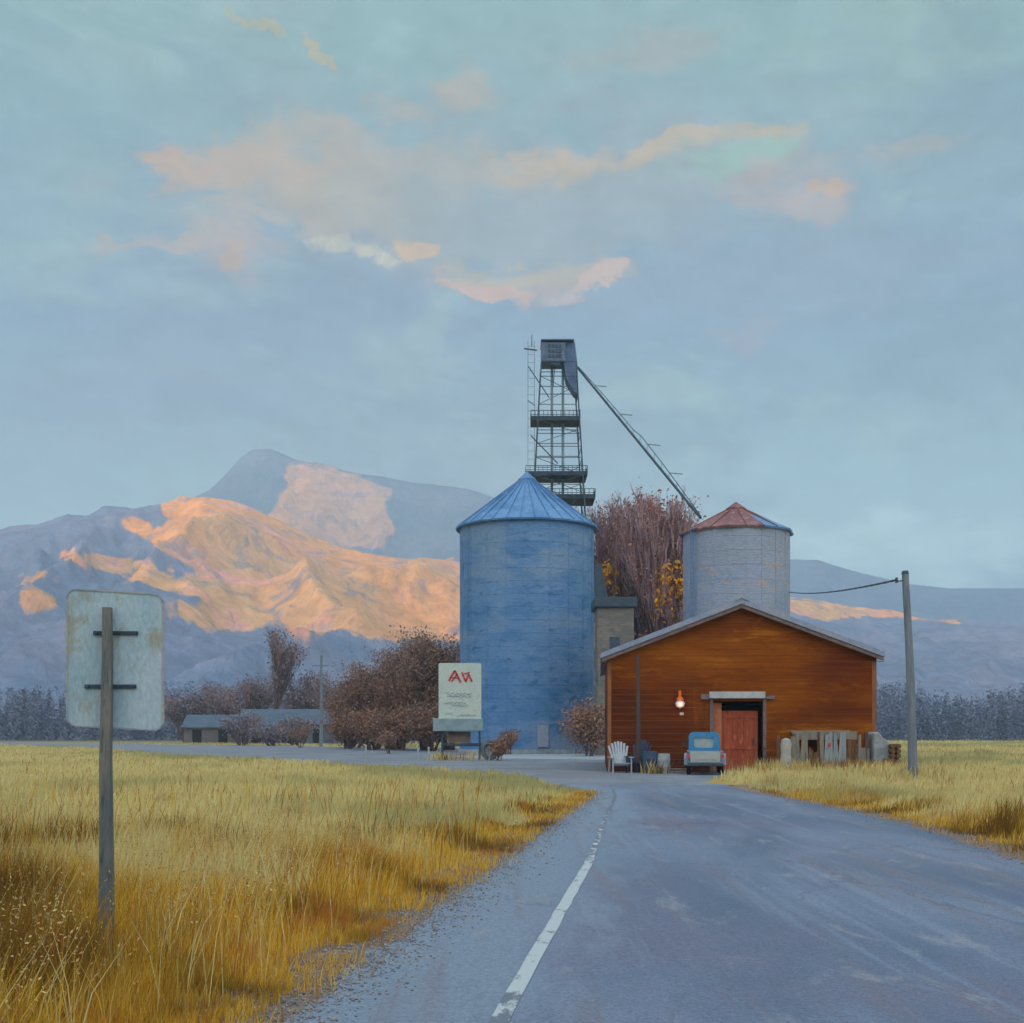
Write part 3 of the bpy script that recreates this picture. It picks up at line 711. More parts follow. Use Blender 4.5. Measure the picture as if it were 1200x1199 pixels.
# door: white header track, frame, salmon side panel, red leaf standing back, dark gap
MB().b2(dx0 - .18, dx1 + .08, -.22, -.03, dh + .12, dh + .42).build('door_header', m_white, barn, bevel=.02)
hb = MB(); hb.b2(dx0 - .55, dx0 - .19, -.16, -.04, dh + .08, dh + .32); hb.b2(dx1 + .10, dx1 + .5, -.14, -.04, dh + .1, dh + .26); parts(hb, 'door_track', m_trim, barn)
df = MB(); df.b2(dx0 - .14, dx0, -.05, -.002, 0, dh + .1); df.b2(dx1, dx1 + .14, -.05, -.002, 0, dh + .1); parts(df, 'door_frame', m_trim, barn)
dl = MB(); x = dx0 + .42
while x < dx1 - .20: dl.b2(x, min(x + .235, dx1 - .18), .42, .47, .05, dh - .42); x += .245
dl.b2(dx0 + .42, dx1 - .18, .385, .42, 1.0, 1.16); dl.b2(dx0 + .42, dx1 - .18, .385, .42, dh - .75, dh - .6)
door = dl.build('door', m_door, barn); MB().b2(dx1 - .42, dx1 - .36, .33, .385, 1.2, 1.5).build('handle', m_steel_dk, door)
sdp = MB(); sdp.b2(dx0 + .01, dx0 + .40, .22, .3, .03, dh - .05); o = sdp.build('door', m_salmon, barn); o['label'] = 'pale salmon door panel beside the red one'
# barn lamp
m_lamp = emit_mat('lamp_glass', (.58, .48, .52, 1), .22)
m_orange = mat('orange_enamel', [(.75, .17, .02, 1), (.60, .12, .02, 1)], 3, .5, 0, .1)
lx, lz = -2.70, 1.7 + (860 - 825) / 26.35
lp = thing('wall_lamp', 'small lit white lamp under an orange shade on the barn front', 'lamp', barn.matrix_world @ Vector((0, 0, 0)))
lp.location = (BX + math.cos(BROT) * lx + .0, BY + math.sin(BROT) * lx - .05, lz); lp.rotation_euler = (0, 0, BROT)
MB().b2(-.07, .07, -.12, 0, .28, .60).build('bracket', m_orange, lp, bevel=.03)
MB().lathe([(.03, .34), (.10, .31), (.17, .2), (.17, .17)], 20, (0, -.2, 0)).build('lamp_shade', m_orange, lp, smooth=True)
gl = MB(); gl.lathe([(.01, .17), (.14, .13), (.22, .02), (.17, -.12), (.02, -.2)], 20, (0, -.2, 0)); gl.build('bulb', m_lamp, lp, smooth=True)
pl = bpy.data.lights.new('lamp_light', 'POINT'); pl.energy = 9; pl.color = (1, .55, .25); pl.shadow_soft_size = .2
plo = bpy.data.objects.new('lamp_light', pl); COL.objects.link(plo); plo.parent = lp; plo.location = (0, -.55, -.05)
nt = MB(); nt.b2(-.05, .12, -.04, -.015, -.5, -.38); o = nt.build('paper_notice', m_white); o.parent = None
o.location = lp.location + Vector((.05, .0, 0)); o.rotation_euler = (0, 0, BROT); tag(o, 'tiny white notice pinned below the lamp on the barn front', 'notice')

# ================================================================== OBJECTS
# ---- road sign seen from the back
m_wood = mat('weathered_grey_post', [(.14, .17, .18, 1), (.24, .24, .22, 1), (.08, .10, .12, 1), (.28, .20, .14, 1)], 3.5, .9, 0, .6, stretch=(3, 3, .35))
m_alu = mat('chalky_aluminium', [(.32, .47, .58, 1), (.40, .54, .63, 1), (.34, .37, .33, 1), (.44, .56, .66, 1)], 2.2, .55, .25, .15, stretch=(1.4, 1, .6), thr=(.35, .6))
d = 9.5; k = F / d
sg = thing('road_sign', 'back of a tall pale metal road sign on a weathered post in the field', 'road sign', (gx(130, d), d, 0), R(4))
Z = lambda py: EYE + (HOR - py) / k
X = lambda px: (px - 130) / k
def rrect(x0, x1, z0, z1, r, n=6):
    P = []
    for cx, cz, a0 in ((x1 - r, z1 - r, 0), (x0 + r, z1 - r, 90), (x0 + r, z0 + r, 180), (x1 - r, z0 + r, 270)):
        for i in range(n + 1): a = R(a0 + 90 * i / n); P.append((cx + r * math.cos(a), cz + r * math.sin(a)))
    return P
pn = MB(); P = rrect(X(76.5), X(187.5), Z(853), Z(692), .07); P = [(x, z + (-x) * .055) for x, z in P]
pn.prism(P, 'y', .075, .082); pan = pn.build('sign_panel', m_alu, sg)
rm = MB()
for i in range(len(P)):
    a, b = P[i], P[(i + 1) % len(P)]; rm.bar((a[0], .078, a[1]), (b[0], .078, b[1]), .02, .012)
rm.build('rim', mat('rim_metal', [(.30, .36, .46, 1), (.40, .40, .38, 1)], 3, .5, .3), pan)
ps = MB(); zz = [-.3, .35, .7, 1.1, 1.5, 1.9, 2.3, Z(712)]
pts = [Vector((-.035 + .012 * mn.noise(Vector((z, 0, 0))) + .006 * (z - 1), 0, z)) for z in zz]
for i in range(len(pts) - 1):
    a, b = pts[i], pts[i + 1]; wA = .105 - .006 * i; wB = .105 - .006 * (i + 1)
    vs = [(p.x + sx * w_ / 2, sy * w_ / 2, p.z) for p, w_ in ((a, wA), (b, wB)) for sx, sy in ((-1, -1), (1, -1), (1, 1), (-1, 1))]
    ps.add(vs, [(0, 1, 5, 4), (1, 2, 6, 5), (2, 3, 7, 6), (3, 0, 4, 7)] + ([(3, 2, 1, 0)] if i == 0 else []) + ([(4, 5, 6, 7)] if i == len(pts) - 2 else []))
ps.build('post', m_wood, sg)
for py, x0, x1 in ((741, 107, 159), (804, 97, 157)):
    b = MB(); b.b2(X(x0), X(x1), .056, .074, Z(py + 2.2), Z(py - 2.2)); bo = b.build('bracket', m_steel_dk, sg, bevel=.004)
    bl = MB()
    for x in (x0 + 4, x1 - 4, 124, 136): bl.tube((X(x), .056, Z(py)), (X(x), .03, Z(py)), .014, n=8)
    parts(bl, 'bolt', m_steel_dk, bo)

# ---- standing board with red mark
m_board = mat('painted_board', [(.50, .60, .56, 1), (.56, .64, .58, 1), (.46, .56, .56, 1)], .8, .7, 0, .1)
m_red = mat('red_paint_stroke', [(.55, .04, .06, 1), (.62, .10, .10, 1)], 4, .6)
m_grey = mat('grey_paint_stroke', [(.22, .26, .30, 1), (.30, .34, .36, 1)], 4, .7)
d = 80; k = F / d
bs = thing('sign_board', 'white upright notice board with red mark on dark trestle legs', 'sign board', (gx(538, d), d, 0))
Z = lambda py: EYE + (HOR - py) / k
X = lambda px: (px - 538) / k
b = MB(); b.prism(rrect(X(514), X(564), Z(847), Z(777), .12), 'y', 0, .12); b.build('board', m_board, bs)
rl = MB()
def strokes(mb, pts, w, y=-.012):
    for a, c in zip(pts[:-1], pts[1:]): mb.bar((X(a[0]), y, Z(a[1])), (X(c[0]), y, Z(c[1])), .03, w)
strokes(rl, [(526, 798), (533, 786), (540, 800)], .14); strokes(rl, [(529, 799), (536, 790)], .10); strokes(rl, [(541, 788), (546, 799), (549, 790), (553, 799)], .13); strokes(rl, [(543, 790), (551, 788)], .08); strokes(rl, [(527, 794), (538, 795)], .07)
rl.build('red_mark', m_red, bs)
rt = random.Random(4)
tx = MB()
for (y, x0, x1) in ((813, 522, 553), (816, 524, 550), (824, 521, 545), (827, 530, 548), (836, 521, 530), (838, 536, 557)):
    x = x0
    while x < x1: 
        strokes(tx, [(x, y + rt.uniform(-1.3, 1.3)), (x + 1.6, y + rt.uniform(-1.3, 1.3))], .045); x += rt.uniform(1.6, 2.8)
tx.build('writing', m_grey, bs)
MB().b2(X(507.5), X(566), -.25, .35, Z(857), Z(842)).build('ledge', mat('pale_teal_ledge', [(.28, .38, .42, 1), (.22, .33, .38, 1)], 2, .8), bs, bevel=.05)
for px in (518, 562):
    for yy in (-.12, .9): MB().bar((X(px), .1, Z(856)), (X(px) , .1 + yy, 0), .12, .12).build('leg', m_steel_dk, bs)
cr = MB(); cr.bar((X(517), -.02, Z(872)), (X(564), -.02, Z(872)), .08, .11); cr.bar((X(517), .5, Z(874)), (X(564), .5, Z(874)), .08, .08); parts(cr, 'crossbar', m_steel_dk, bs)
MB().b2(X(525), X(551), .3, .6, Z(870.5), Z(857.5)).build('crate', mat('brown_grey_box', [(.20, .15, .14, 1), (.26, .18, .14, 1)], 3, .9), bs)
def wheel_mb(r, w, n=24): 
    m = MB(); m.lathe([(r * .55, -w / 2), (r * .92, -w / 2), (r, -w * .3), (r, w * .3), (r * .92, w / 2), (r * .55, w / 2), (r * .55, -w / 2)], n); return m
wh = thing('cart_wheel', 'grey old wheel leaning against the leg of the white board', 'wheel', (X(574) + bs.location.x, d - .2, 0.0))
def rot_axis_x(mb, z, x=0, y=0, tilt=0.0):
    mb.v = [(v[2] + x + tilt * v[0], v[1] + y, z + v[0]) for v in mb.v]; return mb
o = rot_axis_x(wheel_mb(.68, .22), .67).build('tyre', mat('grey_rubber', [(.10, .15, .20, 1), (.17, .21, .25, 1)], 3, .8), wh, smooth=True)
h = MB().lathe([(.38, -.05), (.38, .05), (.02, .08), (.02, -.08)], 18); rot_axis_x(h, .67).build('rim', m_grey, wh)
wh.rotation_euler = (0, 0, R(62))

# ---- pickup truck seen from behind
def truck():
    d = 50.7; tx_ = gx(826.5, d)
    r = thing('pickup_truck', 'small old blue pickup truck seen from behind, parked at barn door', 'pickup truck', (tx_, d, 0), R(-7.5)); r.scale = (.92, .89, .95)
    mb_ = mat('truck_blue_paint', [(.05, .24, .48, 1), (.07, .29, .53, 1), (.04, .19, .42, 1)], 1.2, .4, .1, .05)
    mbed = mat('truck_grey_blue_bed', [(.26, .34, .44, 1), (.20, .28, .38, 1), (.34, .40, .46, 1)], 4, .5, .1, .05)
    mtg = mat('pale_tailgate', [(.36, .42, .42, 1), (.42, .46, .44, 1)], 3, .6)
    # frame / bed (z .45-1.05), rear at y=0, nose at +y
    b = MB(); b.b2(-.74, -.68, .05, 2.0, .50, 1.03); b.b2(.68, .74, .05, 2.0, .50, 1.03); b.b2(-.68, .68, .02, 2.02, .46, .56); b.b2(-.68, .68, 1.96, 2.02, .56, 1.03)
    for s in (-1, 1): b.b2(s * .70, s * .79, .03, 2.0, 1.0, 1.06)
    b.build('bed', mbed, r, bevel=.02)
    fd = MB()
    for s in (-1, 1):
        P = [(.35, .42), (.42, .72), (.62, .90), (.9, .95), (1.18, .90), (1.38, .72), (1.45, .42), (1.32, .42), (1.26, .62), (1.1, .76), (.9, .8), (.7, .76), (.54, .62), (.48, .42)]
        fd.prism(P, 'x', s * .74, s * .93)
    parts(fd, 'fender', mbed, r, bevel=.03)
    c = MB()  # cab: rounded shell with a back window opening
    O = rrect(-.70, .70, .46, 1.87, .24, 6); I = rrect(-.47, .43, 1.17, 1.62, .12, 6); n = len(O)
    ringf = lambda P, y, k=1.0, dz=0: [(x * k, y, z if z < 1 else z + dz) for x, z in P]
    vs = ringf(I, 2.06) + ringf(O, 2.06) + ringf(O, 2.14, 1.02) + ringf(O, 2.95, 1.02) + ringf([(x * (.96 if z > 1 else 1), z if z < 1.1 else 1.1 + (z - 1.1) * .05) for x, z in O], 3.55) + ringf(I, 2.12)
    fs = []
    for r0 in range(0, 4):
        for i in range(n): j = (i + 1) % n; fs.append((r0 * n + i, r0 * n + j, (r0 + 1) * n + j, (r0 + 1) * n + i))
    for i in range(n): j = (i + 1) % n; fs.append((5 * n + i, 5 * n + j, j, i))
    c.add(vs, fs)
    cab = c.build('cab', mb_, r, smooth=True)
    gl_ = mat('window_glass', [(.30, .40, .44, 1), (.36, .45, .47, 1)], 2, .22, 0, 0, spec=.6)
    rrw = MB(); rrw.prism(rrect(-.49, .45, 1.15, 1.64, .12, 6), 'y', 2.125, 2.135); rrw.build('window', gl_, r)
    wsd = MB(); wsd.prism([(3.05, 1.78), (3.50, 1.20), (3.53, 1.20), (3.08, 1.78)], 'x', -.6, .6); wsd.build('windscreen', gl_, r)
    st = MB(); st.b2(-.36, .36, 2.3, 2.45, .8, 1.36); st.build('seat', m_black, r, bevel=.05)
    hd = MB(); hd.prism([(3.52, .45), (3.52, 1.18), (4.2, 1.08), (4.45, .95), (4.5, .45)], 'x', -.5, .5); hd.build('hood', mb_, r, bevel=.05)
    ff = MB()
    for s in (-1, 1): ff.prism([(3.45, .42), (3.5, .75), (3.75, .92), (4.15, .92), (4.45, .7), (4.5, .42), (4.3, .42), (4.2, .62), (4.0, .72), (3.8, .66), (3.68, .42)], 'x', s * .5, s * .86)
    parts(ff, 'fender', mb_, r, bevel=.03)
    tg = MB(); tg.b2(-.66, .66, -.03, .03, .55, 1.02); tg.b2(-.5, .5, -.045, -.03, .66, .92); t_ = tg.build('tailgate', mtg, r, bevel=.012)
    MB().b2(-.15, .15, -.06, -.046, .70, .84).build('number_plate', m_white, t_)
    bp = MB(); bp.b2(-.80, .80, -.22, -.12, .40, .52); bp.b2(-.5, -.44, -.12, .05, .43, .5); bp.b2(.44, .5, -.12, .05, .43, .5); bp.build('bumper', m_steel_dk, r, bevel=.02)
    for s in (-1, 1):
        tl = MB(); tl.tube((s * .76, .02, .82), (s * .76, -.05, .82), .085, n=16); tl.build('taillight', mat('red_lens', [(.75, .06, .05, 1), (.6, .05, .05, 1)], 3, .3), r)
        for y in (.9, 3.98):
            x = s * .72
            t0 = wheel_mb(.36, .19); ob = rot_axis_x(t0, .36, x, y).build('tyre', m_black, None)
            hh = MB().lathe([(.2, -.06), (.2, .07), (.05, .09), (.05, -.06)], 16); 
            wroot = ob; ob.name = 'wheel'; ob.parent = r; rot_axis_x(hh, .36, x, y).build('rim', m_white, ob)
    mr = MB(); mr.bar((-.70, 3.1, 1.2), (-.92, 3.1, 1.3), .03, .03); mr.b2(-.99, -.86, 3.07, 3.1, 1.24, 1.42); mr.build('mirror', m_steel_dk, r)
truck()

# ---- white slat garden chair by the barn corner
def chair(x, y, rz, m, label, group=None):
    c = thing('garden_chair', label, 'chair', (x, y, 0), rz, group)
    bk = MB()
    for i in range(7):
        a = (i - 3) / 3; bk.bar((a * .20, .18, .34), (a * .36, .52, 1.24 - .18 * a * a), .085, .03)
    bk.bar((-.3, .36, .72), (.3, .36, .72), .03, .06); bk.build('backrest', m, c)
    s = MB()
    for i in range(6): s.b2(-.30, .30, -.42 + i * .1, -.34 + i * .1, .38 - i * .022, .40 - i * .022)
    s.build('seat', m, c)
    for sx in (-1, 1):
        MB().b2(sx * .30, sx * .44, -.50, .42, .60, .63).build('armrest', m, c)
        MB().b2(sx * .33, sx * .37, -.44, -.34, 0, .60).build('leg', m, c)
        MB().bar((sx * .35, .34, .6), (sx * .35, .5, 0), .04, .10).build('leg', m, c)
    return c
m_chw = mat('chair_white', [(.44, .50, .56, 1), (.36, .42, .50, 1)], 4, .6)
m_navy = mat('navy_blue_paint', [(.03, .06, .12, 1), (.05, .09, .16, 1), (.02, .03, .06, 1)], 3, .6)
c1 = chair(gx(727, 53.9), 53.9, R(5), m_chw, 'white slatted garden chair with fan back beside the barn corner'); c1.scale = (1.15, 1.15, 1.1)
c2 = chair(gx(748, 54.25), 54.25, R(-25), m_navy, 'dark navy slatted garden chair next to the white one'); c2.scale = (1.1, 1.1, 1.15)
def barrel(x, y, r, h, m, label):
    b = thing('barrel', label, 'barrel', (x, y, 0)); w = MB().lathe([(r * .9, 0), (r * .92, .02), (r, h * .3), (r * 1.03, h * .33), (r, h * .36), (r, h * .63), (r * 1.03, h * .66), (r, h * .69), (r * .92, h - .02), (r * .9, h), (r * .85, h - .03), (.01, h - .03)], 20)
    w.build('barrel_body', m, b, smooth=True); MB().tube((r * .4, 0, h - .03), (r * .4, 0, h + .03), .05, n=8).build('bung', m_steel_dk, b); return b
barrel(gx(762, 53.5), 53.5, .33, .95, m_navy, 'dark blue steel barrel behind the leaning post at the barn')
barrel(gx(778, 53.3), 53.3, .28, .85, mat('pale_grey_drum', [(.28, .34, .38, 1), (.36, .40, .42, 1)], 3, .6), 'pale grey drum standing between the blue barrel and the truck')
# low coil of hose / small plank pile left of the truck
pk = thing('plank_pile', 'low pile of pale planks lying left of the pickup truck', 'plank pile', (gx(793, 53.6), 53.6, 0))
pr = random.Random(3)
for i in range(6):
    q = MB(); q.box((pr.uniform(-.1, .1), .1 * (i % 3) - .1, .08 + .1 * (i // 3) ), (1.15, .13, .05), rz=pr.uniform(-.12, .12), ry=pr.uniform(-.05, .05)); q.build('plank', mat('pale_plank', [(.38, .34, .30, 1), (.30, .24, .20, 1)], 3, .9), pk)
# post in front of the barn
pp = MB(); pp.tube((0, 0, -.3), (.04, 0, 1.2), .13, .10, 10); pp.tube((.04, 0, 1.2), (.02, 0, EYE + (860 - 768) * 54.3 / F), .10, .07, 10)
o = pp.build('wooden_post', mat('dark_brown_post', [(.10, .06, .05, 1), (.07, .07, .09, 1)], 2, .9, stretch=(3, 3, .4)), None, smooth=True); o.location = (gx(747, 54.3), 54.3, 0); tag(o, 'slim dark brown post rising against the left end of the barn front', 'post')

# ---- grey lean-to fence of sheets in front of the barn's right half
def sheets():
    m1 = mat('weathered_grey_sheet', [(.22, .21, .19, 1), (.28, .25, .21, 1), (.15, .14, .14, 1)], 1.5, .85, 0, .5, stretch=(2.5, 2.5, .5)); m2 = mat('brown_stained_board', [(.14, .075, .035, 1), (.20, .11, .05, 1), (.07, .04, .03, 1)], 2, .9, 0, .5, stretch=(2.5, 2.5, .5))
    m3 = mat('bluish_sheet', [(.26, .30, .35, 1), (.33, .36, .38, 1)], 1.5, .8, 0, .4, stretch=(2.5, 2.5, .5))
    d = 53.6; rt = thing('lean_to_pen', 'low pen of patched grey sheets and brown boards against the barn front', 'pen', (gx(960, d), d, 0), BROT)
    k = F / d; X = lambda px: (px - 960) / k; Z = lambda py: EYE + (HOR - py) / k
    rs = random.Random(12); x = 916
    while x < 1018:
        w = rs.uniform(2.2, 6); top = 859 + rs.uniform(-2.5, 6) if 930 < x < 1006 else rs.uniform(862, 878); 
        m = m1
        if 945 < x < 958: m = m2; top = rs.uniform(876, 884)
        elif 962 < x < 990: m = m3
        elif 990 <= x < 1002: m = m2; top = rs.uniform(866, 880)
        q = MB(); q.box((X(x + w / 2), rs.uniform(-.03, .03), (Z(top) - .1) / 2), (w / k, .03, Z(top) + .1), ry=rs.uniform(-.08, .08)); q.build('sheet', m, rt)
        x += w + rs.uniform(.1, .5)
    pb = MB(); pb.b2(X(930), X(1004), .06, .14, Z(867), Z(857)); pb.b2(X(918), X(1014), .06, .12, Z(888), Z(884)); parts(pb, 'rail', m1, rt)
    for px in (913, 932, 960, 989, 1015): MB().b2(X(px) - .07, X(px) + .07, .05, .19, -.1, Z(858 + (px % 5))).build('post', m2, rt)
    tp = MB(); tp.prism([(.2, Z(862)), (.25, Z(860.5)), (1.2, Z(856)), (1.2, Z(857.5))], 'x', X(931), X(1001)); tp.build('roof', m1, rt)
    ctr = MB(); ctr.b2(X(970), X(973), -.06, -.035, Z(875), Z(870.5)); ctr.build('red_tag', m_red, rt)
    # white stump/figure-like post at left
    dgm = mat('chalk_stone', [(.36, .37, .36, 1), (.44, .43, .38, 1)], 3, .9)
    st = MB().lathe([(.30, 0), (.27, .4), (.20, .9), (.23, 1.25), (.19, 1.45), (.05, 1.52)], 14); st.v = [(v[0] * (1 + .15 * mn.noise(Vector(v) * 2.2)), v[1] * (1 + .15 * mn.noise(Vector(v) * 2.9)), v[2]) for v in st.v]
    o = st.build('stone_post', dgm, None, smooth=True); o.location = (gx(921, 52.6), 52.6, 0); tag(o, 'rough pale stone post right of the red barn door', 'post')
    # sheeted wedge at the barn's right corner
    wd = thing('covered_woodpile', 'grey sheeted woodpile sloping down from the right corner of the barn', 'woodpile', (gx(1040, 53.2), 53.2, 0))
    k2 = F / 53.2
    cvr = MB(); Pq = [(-.62, 0), (.62, 0), (.60, .62), (.2, 1.2), (-.42, 1.78), (-.60, 1.72)]; cvr.prism(Pq, 'y', -.05, 2.2)
    bm = bmesh.new(); 
    o = cvr.build('cover', m3, wd, bevel=.06); o.modifiers.new('sub', 'SUBSURF').subdivision_type = 'SIMPLE'; o.modifiers['sub'].levels = o.modifiers['sub'].render_levels = 4
    tx_ = bpy.data.textures.new('folds', 'CLOUDS'); tx_.noise_scale = .5; dm = o.modifiers.new('d', 'DISPLACE'); dm.texture = tx_; dm.strength = .14
    lg = MB()
    for i in range(6):
        for j in range(3 - i // 3): lg.tube((.36 - j * .24, -.42, .12 + i * .21), (.36 - j * .24, .2, .12 + i * .21), .105, n=10)
    parts(lg, 'log', m2, wd)
sheets()

# ---- utility pole on the right, cable
pb, pt = at(1070, 917, 43.2), at(1060.5, 673, 43.2); pb.z = 0
m_pole = mat('blue_grey_pole', [(.16, .20, .27, 1), (.22, .26, .32, 1), (.11, .14, .19, 1)], 2.5, .85, 0, .5, stretch=(3, 3, .3))
up = thing('utility_pole', 'slightly leaning bare grey utility pole in the dry grass right of barn', 'utility pole', (pb.x, pb.y, 0))
q = MB(); pts = [Vector((0, 0, -.4)) ] + [Vector(((pt.x - pb.x) * t + .05 * math.sin(3 * t), 0, pt.z * t)) for t in (.2, .4, .6, .8, 1)]
q.path(pts, [.165, .155, .145, .135, .125, .115], 12); q.build('pole', m_pole, up, smooth=True)
MB().tube(pts[-1], pts[-1] + Vector((0, 0, .12)), .13, .10, 12).build('pole_cap', m_steel_dk, up)
ins = MB(); ins.bar((pts[-1].x - .3, 0, pts[-1].z - .25), (pts[-1].x + .12, 0, pts[-1].z - .2), .05, .05); ins.tube((pts[-1].x - .3, 0, pts[-1].z - .3), (pts[-1].x - .3, 0, pts[-1].z - .12), .05, n=8); ins.build('insulator', m_steel_dk, up)
a = pt + Vector((-.3, 0, -.2)); b = at(925.5, 694, 99); b.z = at(926, 694, 99).z
cb = MB(); N = 60; pv = None
for i in range(N + 1):
    t = i / N; p = a.lerp(b, t); p.z -= 1.9 * 4 * t * (1 - t) * .13
    if pv is not None: cb.tube(pv, p, .028 if i % 2 else .045, .045 if i % 2 else .028, 6)
    pv = p
o = cb.build('overhead_cable', m_steel_dk, loc=a); tag(o, 'dark sagging cable strung from the utility pole to the small bin', 'cable')

# ---- far pole on the left, farm sheds, marker posts
d = 165; q = MB(); q.path([Vector((0, 0, -.3)), Vector((.1, 0, 6)), Vector((.05, 0, EYE + (860 - 768) * d / F))], [.26, .22, .16], 8)
fp = thing('utility_pole', 'thin distant utility pole standing among the russet bushes at left', 'utility pole', (gx(376, d), d, 0)); q.build('pole', m_pole, fp)
MB().bar((-.9, 0, 10.8), (1.0, 0, 10.8), .14, .14).build('crossarm', m_pole, fp)
def farm_shed(px, d, w, dep, h, pk_, rz, mw, mr, label):
    s = thing('farm_shed', label, 'shed', (gx(px, d), d, 0), rz)
    b = MB(); b.prism([(-w / 2, 0), (w / 2, 0), (w / 2, h), (-w / 2, h)], 'y', 0, dep); b.prism([(0, h), (dep, h), (dep / 2, h + pk_)], 'x', -w / 2, -w / 2 + .15); b.prism([(0, h), (dep, h), (dep / 2, h + pk_)], 'x', w / 2 - .15, w / 2); b.build('wall', mw, s)
    r_ = MB(); r_.prism([(-.4, h - .12), (dep / 2, h + pk_ + .05), (dep + .4, h - .12), (dep + .4, h + .1), (dep / 2, h + pk_ + .28), (-.4, h + .1)], 'x', -w / 2 - .4, w / 2 + .4); r_.build('roof', mr, s)
    n = max(2, int(w / 4))
    for i in range(n):
        x = -w / 2 + w * (i + .5) / n; MB().b2(x - .8, x + .8, -.04, .02, 0.05, min(2.4, h - .4)).build('door', m_black, s)
    return s
m_bgw = mat('dim_blue_boards', [(.09, .13, .19, 1), (.12, .15, .21, 1)], .6, .9); m_bgr = mat('slate_blue_roof', [(.07, .11, .16, 1), (.10, .14, .20, 1)], .5, .8)
farm_shed(318, 205, 10, 9, 3.0, 2.6, R(6), m_bgw, m_bgr, 'low dark blue-grey farm shed below the narrow tall tree')
farm_shed(392, 195, 11, 8, 3.2, 2.2, R(-8), m_bgw, m_bgr, 'small dark farm shed behind the distant utility pole')
farm_shed(246, 215, 9, 8, 2.8, 2.0, R(2), mat('tan_boards', [(.13, .125, .14, 1), (.16, .145, .15, 1)], .6, .9), m_bgr, 'tan-walled small farm shed, leftmost of the three sheds')
m_mk = mat('marker_white', [(.34, .36, .40, 1), (.40, .42, .44, 1)], 3, .7)
for i, (px, d, hh, lb) in enumerate(((428, 72, 1.0, 'short pale marker post in gravel, farthest left of three'), (490, 68, .8, 'short pale marker post in gravel, middle of three'), (503, 68.5, .9, 'short pale marker post in gravel, nearest the white board'))):
    q = MB(); q.b2(-.05, .05, -.05, .05, -.1, hh); q.box((0, 0, hh + .04), (.14, .14, .08), taper=.3); o = q.build('marker_post', m_mk); o.location = (gx(px, d), d, 0); o.rotation_euler = (0, R(2 - i * 2), 0); tag(o, lb, 'post', 'marker posts along the gravel')

# ================================================================== TREES
def leaf_mesh(name, C, size, m, parent, seed, aspect=1.0, flat=0.0):
    "small leaf faces at centres C"
    r = np.random.default_rng(seed); n = len(C); C = np.asarray(C)
    a = r.normal(size=(n, 3)); a /= np.linalg.norm(a, axis=1, keepdims=True)
    b = r.normal(size=(n, 3)); b -= (a * b).sum(1, keepdims=True) * a; b /= np.linalg.norm(b, axis=1, keepdims=True)
    s = size * r.uniform(.5, 1.4, (n, 1)); a = a * s; b = b * s * .55 * aspect
    V = np.stack([C - a, C - b * 1, C + a, C + b * 1], 1).reshape(-1, 3)
    q = np.arange(n)[:, None] * 4 + np.arange(4)[None]
    return np_mesh(name, V, q, None, m, {'tint': np.repeat(r.uniform(0, 1, n), 4)}, parent)
def grow(rs, h, spread, stems=1, depth=5, up=.5, kids=(3, 4), r0=None, curl=.25, trunk_frac=.25):
    "returns (limb tubes, twig ribbons, tips)"
    limb = MB(); tips = []; tw = []
    def rec(p, d, L, r, k):
        n = 3 if k > 1 else 2; q = p; pts = [p]; 
        for i in range(n):
            d = (d + Vector((rs.gauss(0, curl), rs.gauss(0, curl), rs.gauss(0, curl) + up * .12)) * .5).normalized(); q = q + d * (L / n); pts.append(q)
        rr = [r * (1 - .35 * i / n) for i in range(n + 1)]
        if k >= 2: limb.path(pts, rr, 6 if k > 3 else 4)
        else:
            for a, b in zip(pts[:-1], pts[1:]): tw.append((a, b, r))
        if k == 0: tips.append(q); return
        if k <= 2: tips.append(pts[1].lerp(pts[2], rs.random()))
        for j in range(rs.randint(*kids)):
            t = rs.uniform(.35, 1.0); b = pts[0].lerp(pts[-1], t) if t < .9 else pts[-1]
            az = rs.uniform(0, 6.283); side = Vector((math.cos(az), math.sin(az), 0)) * spread
            nd = (d * 1.0 + side + Vector((0, 0, up))).normalized()
            rec(b, nd, L * rs.uniform(.55, .85), max(.012, r * .52), k - 1)
        rec(pts[-1], d, L * rs.uniform(.6, .8), r * .6, k - 1)
    for s in range(stems):
        a = rs.uniform(0, 6.28); off = Vector((math.cos(a), math.sin(a), 0)) * (0 if stems == 1 else h * .05)
        d = Vector((math.cos(a) * .25 * (stems > 1), math.sin(a) * .25 * (stems > 1), 1)).normalized()
        rec(off, d, h * trunk_frac * rs.uniform(.9, 1.1), r0 or h * .018, depth)
    return limb, tw, tips
def twig_mesh(name, tw, w, m, parent, seed=1, scale=1.0):
    r = np.random.default_rng(seed); n = len(tw)
    A = np.array([t[0] for t in tw]); B = np.array([t[1] for t in tw]); rad = np.maximum(np.array([t[2] for t in tw]), w)[:, None]
    dd = B - A; o = r.normal(size=(n, 3)); s = np.cross(dd, o); s /= np.linalg.norm(s, axis=1, keepdims=True) + 1e-9; s *= rad
    V = np.stack([A - s, A + s, B + s * .5, B - s * .5], 1).reshape(-1, 3); q = np.arange(n)[:, None] * 4 + np.arange(4)[None]
    return np_mesh(name, V, q, None, m, {'tint': np.repeat(r.uniform(0, 1, n), 4)}, parent)
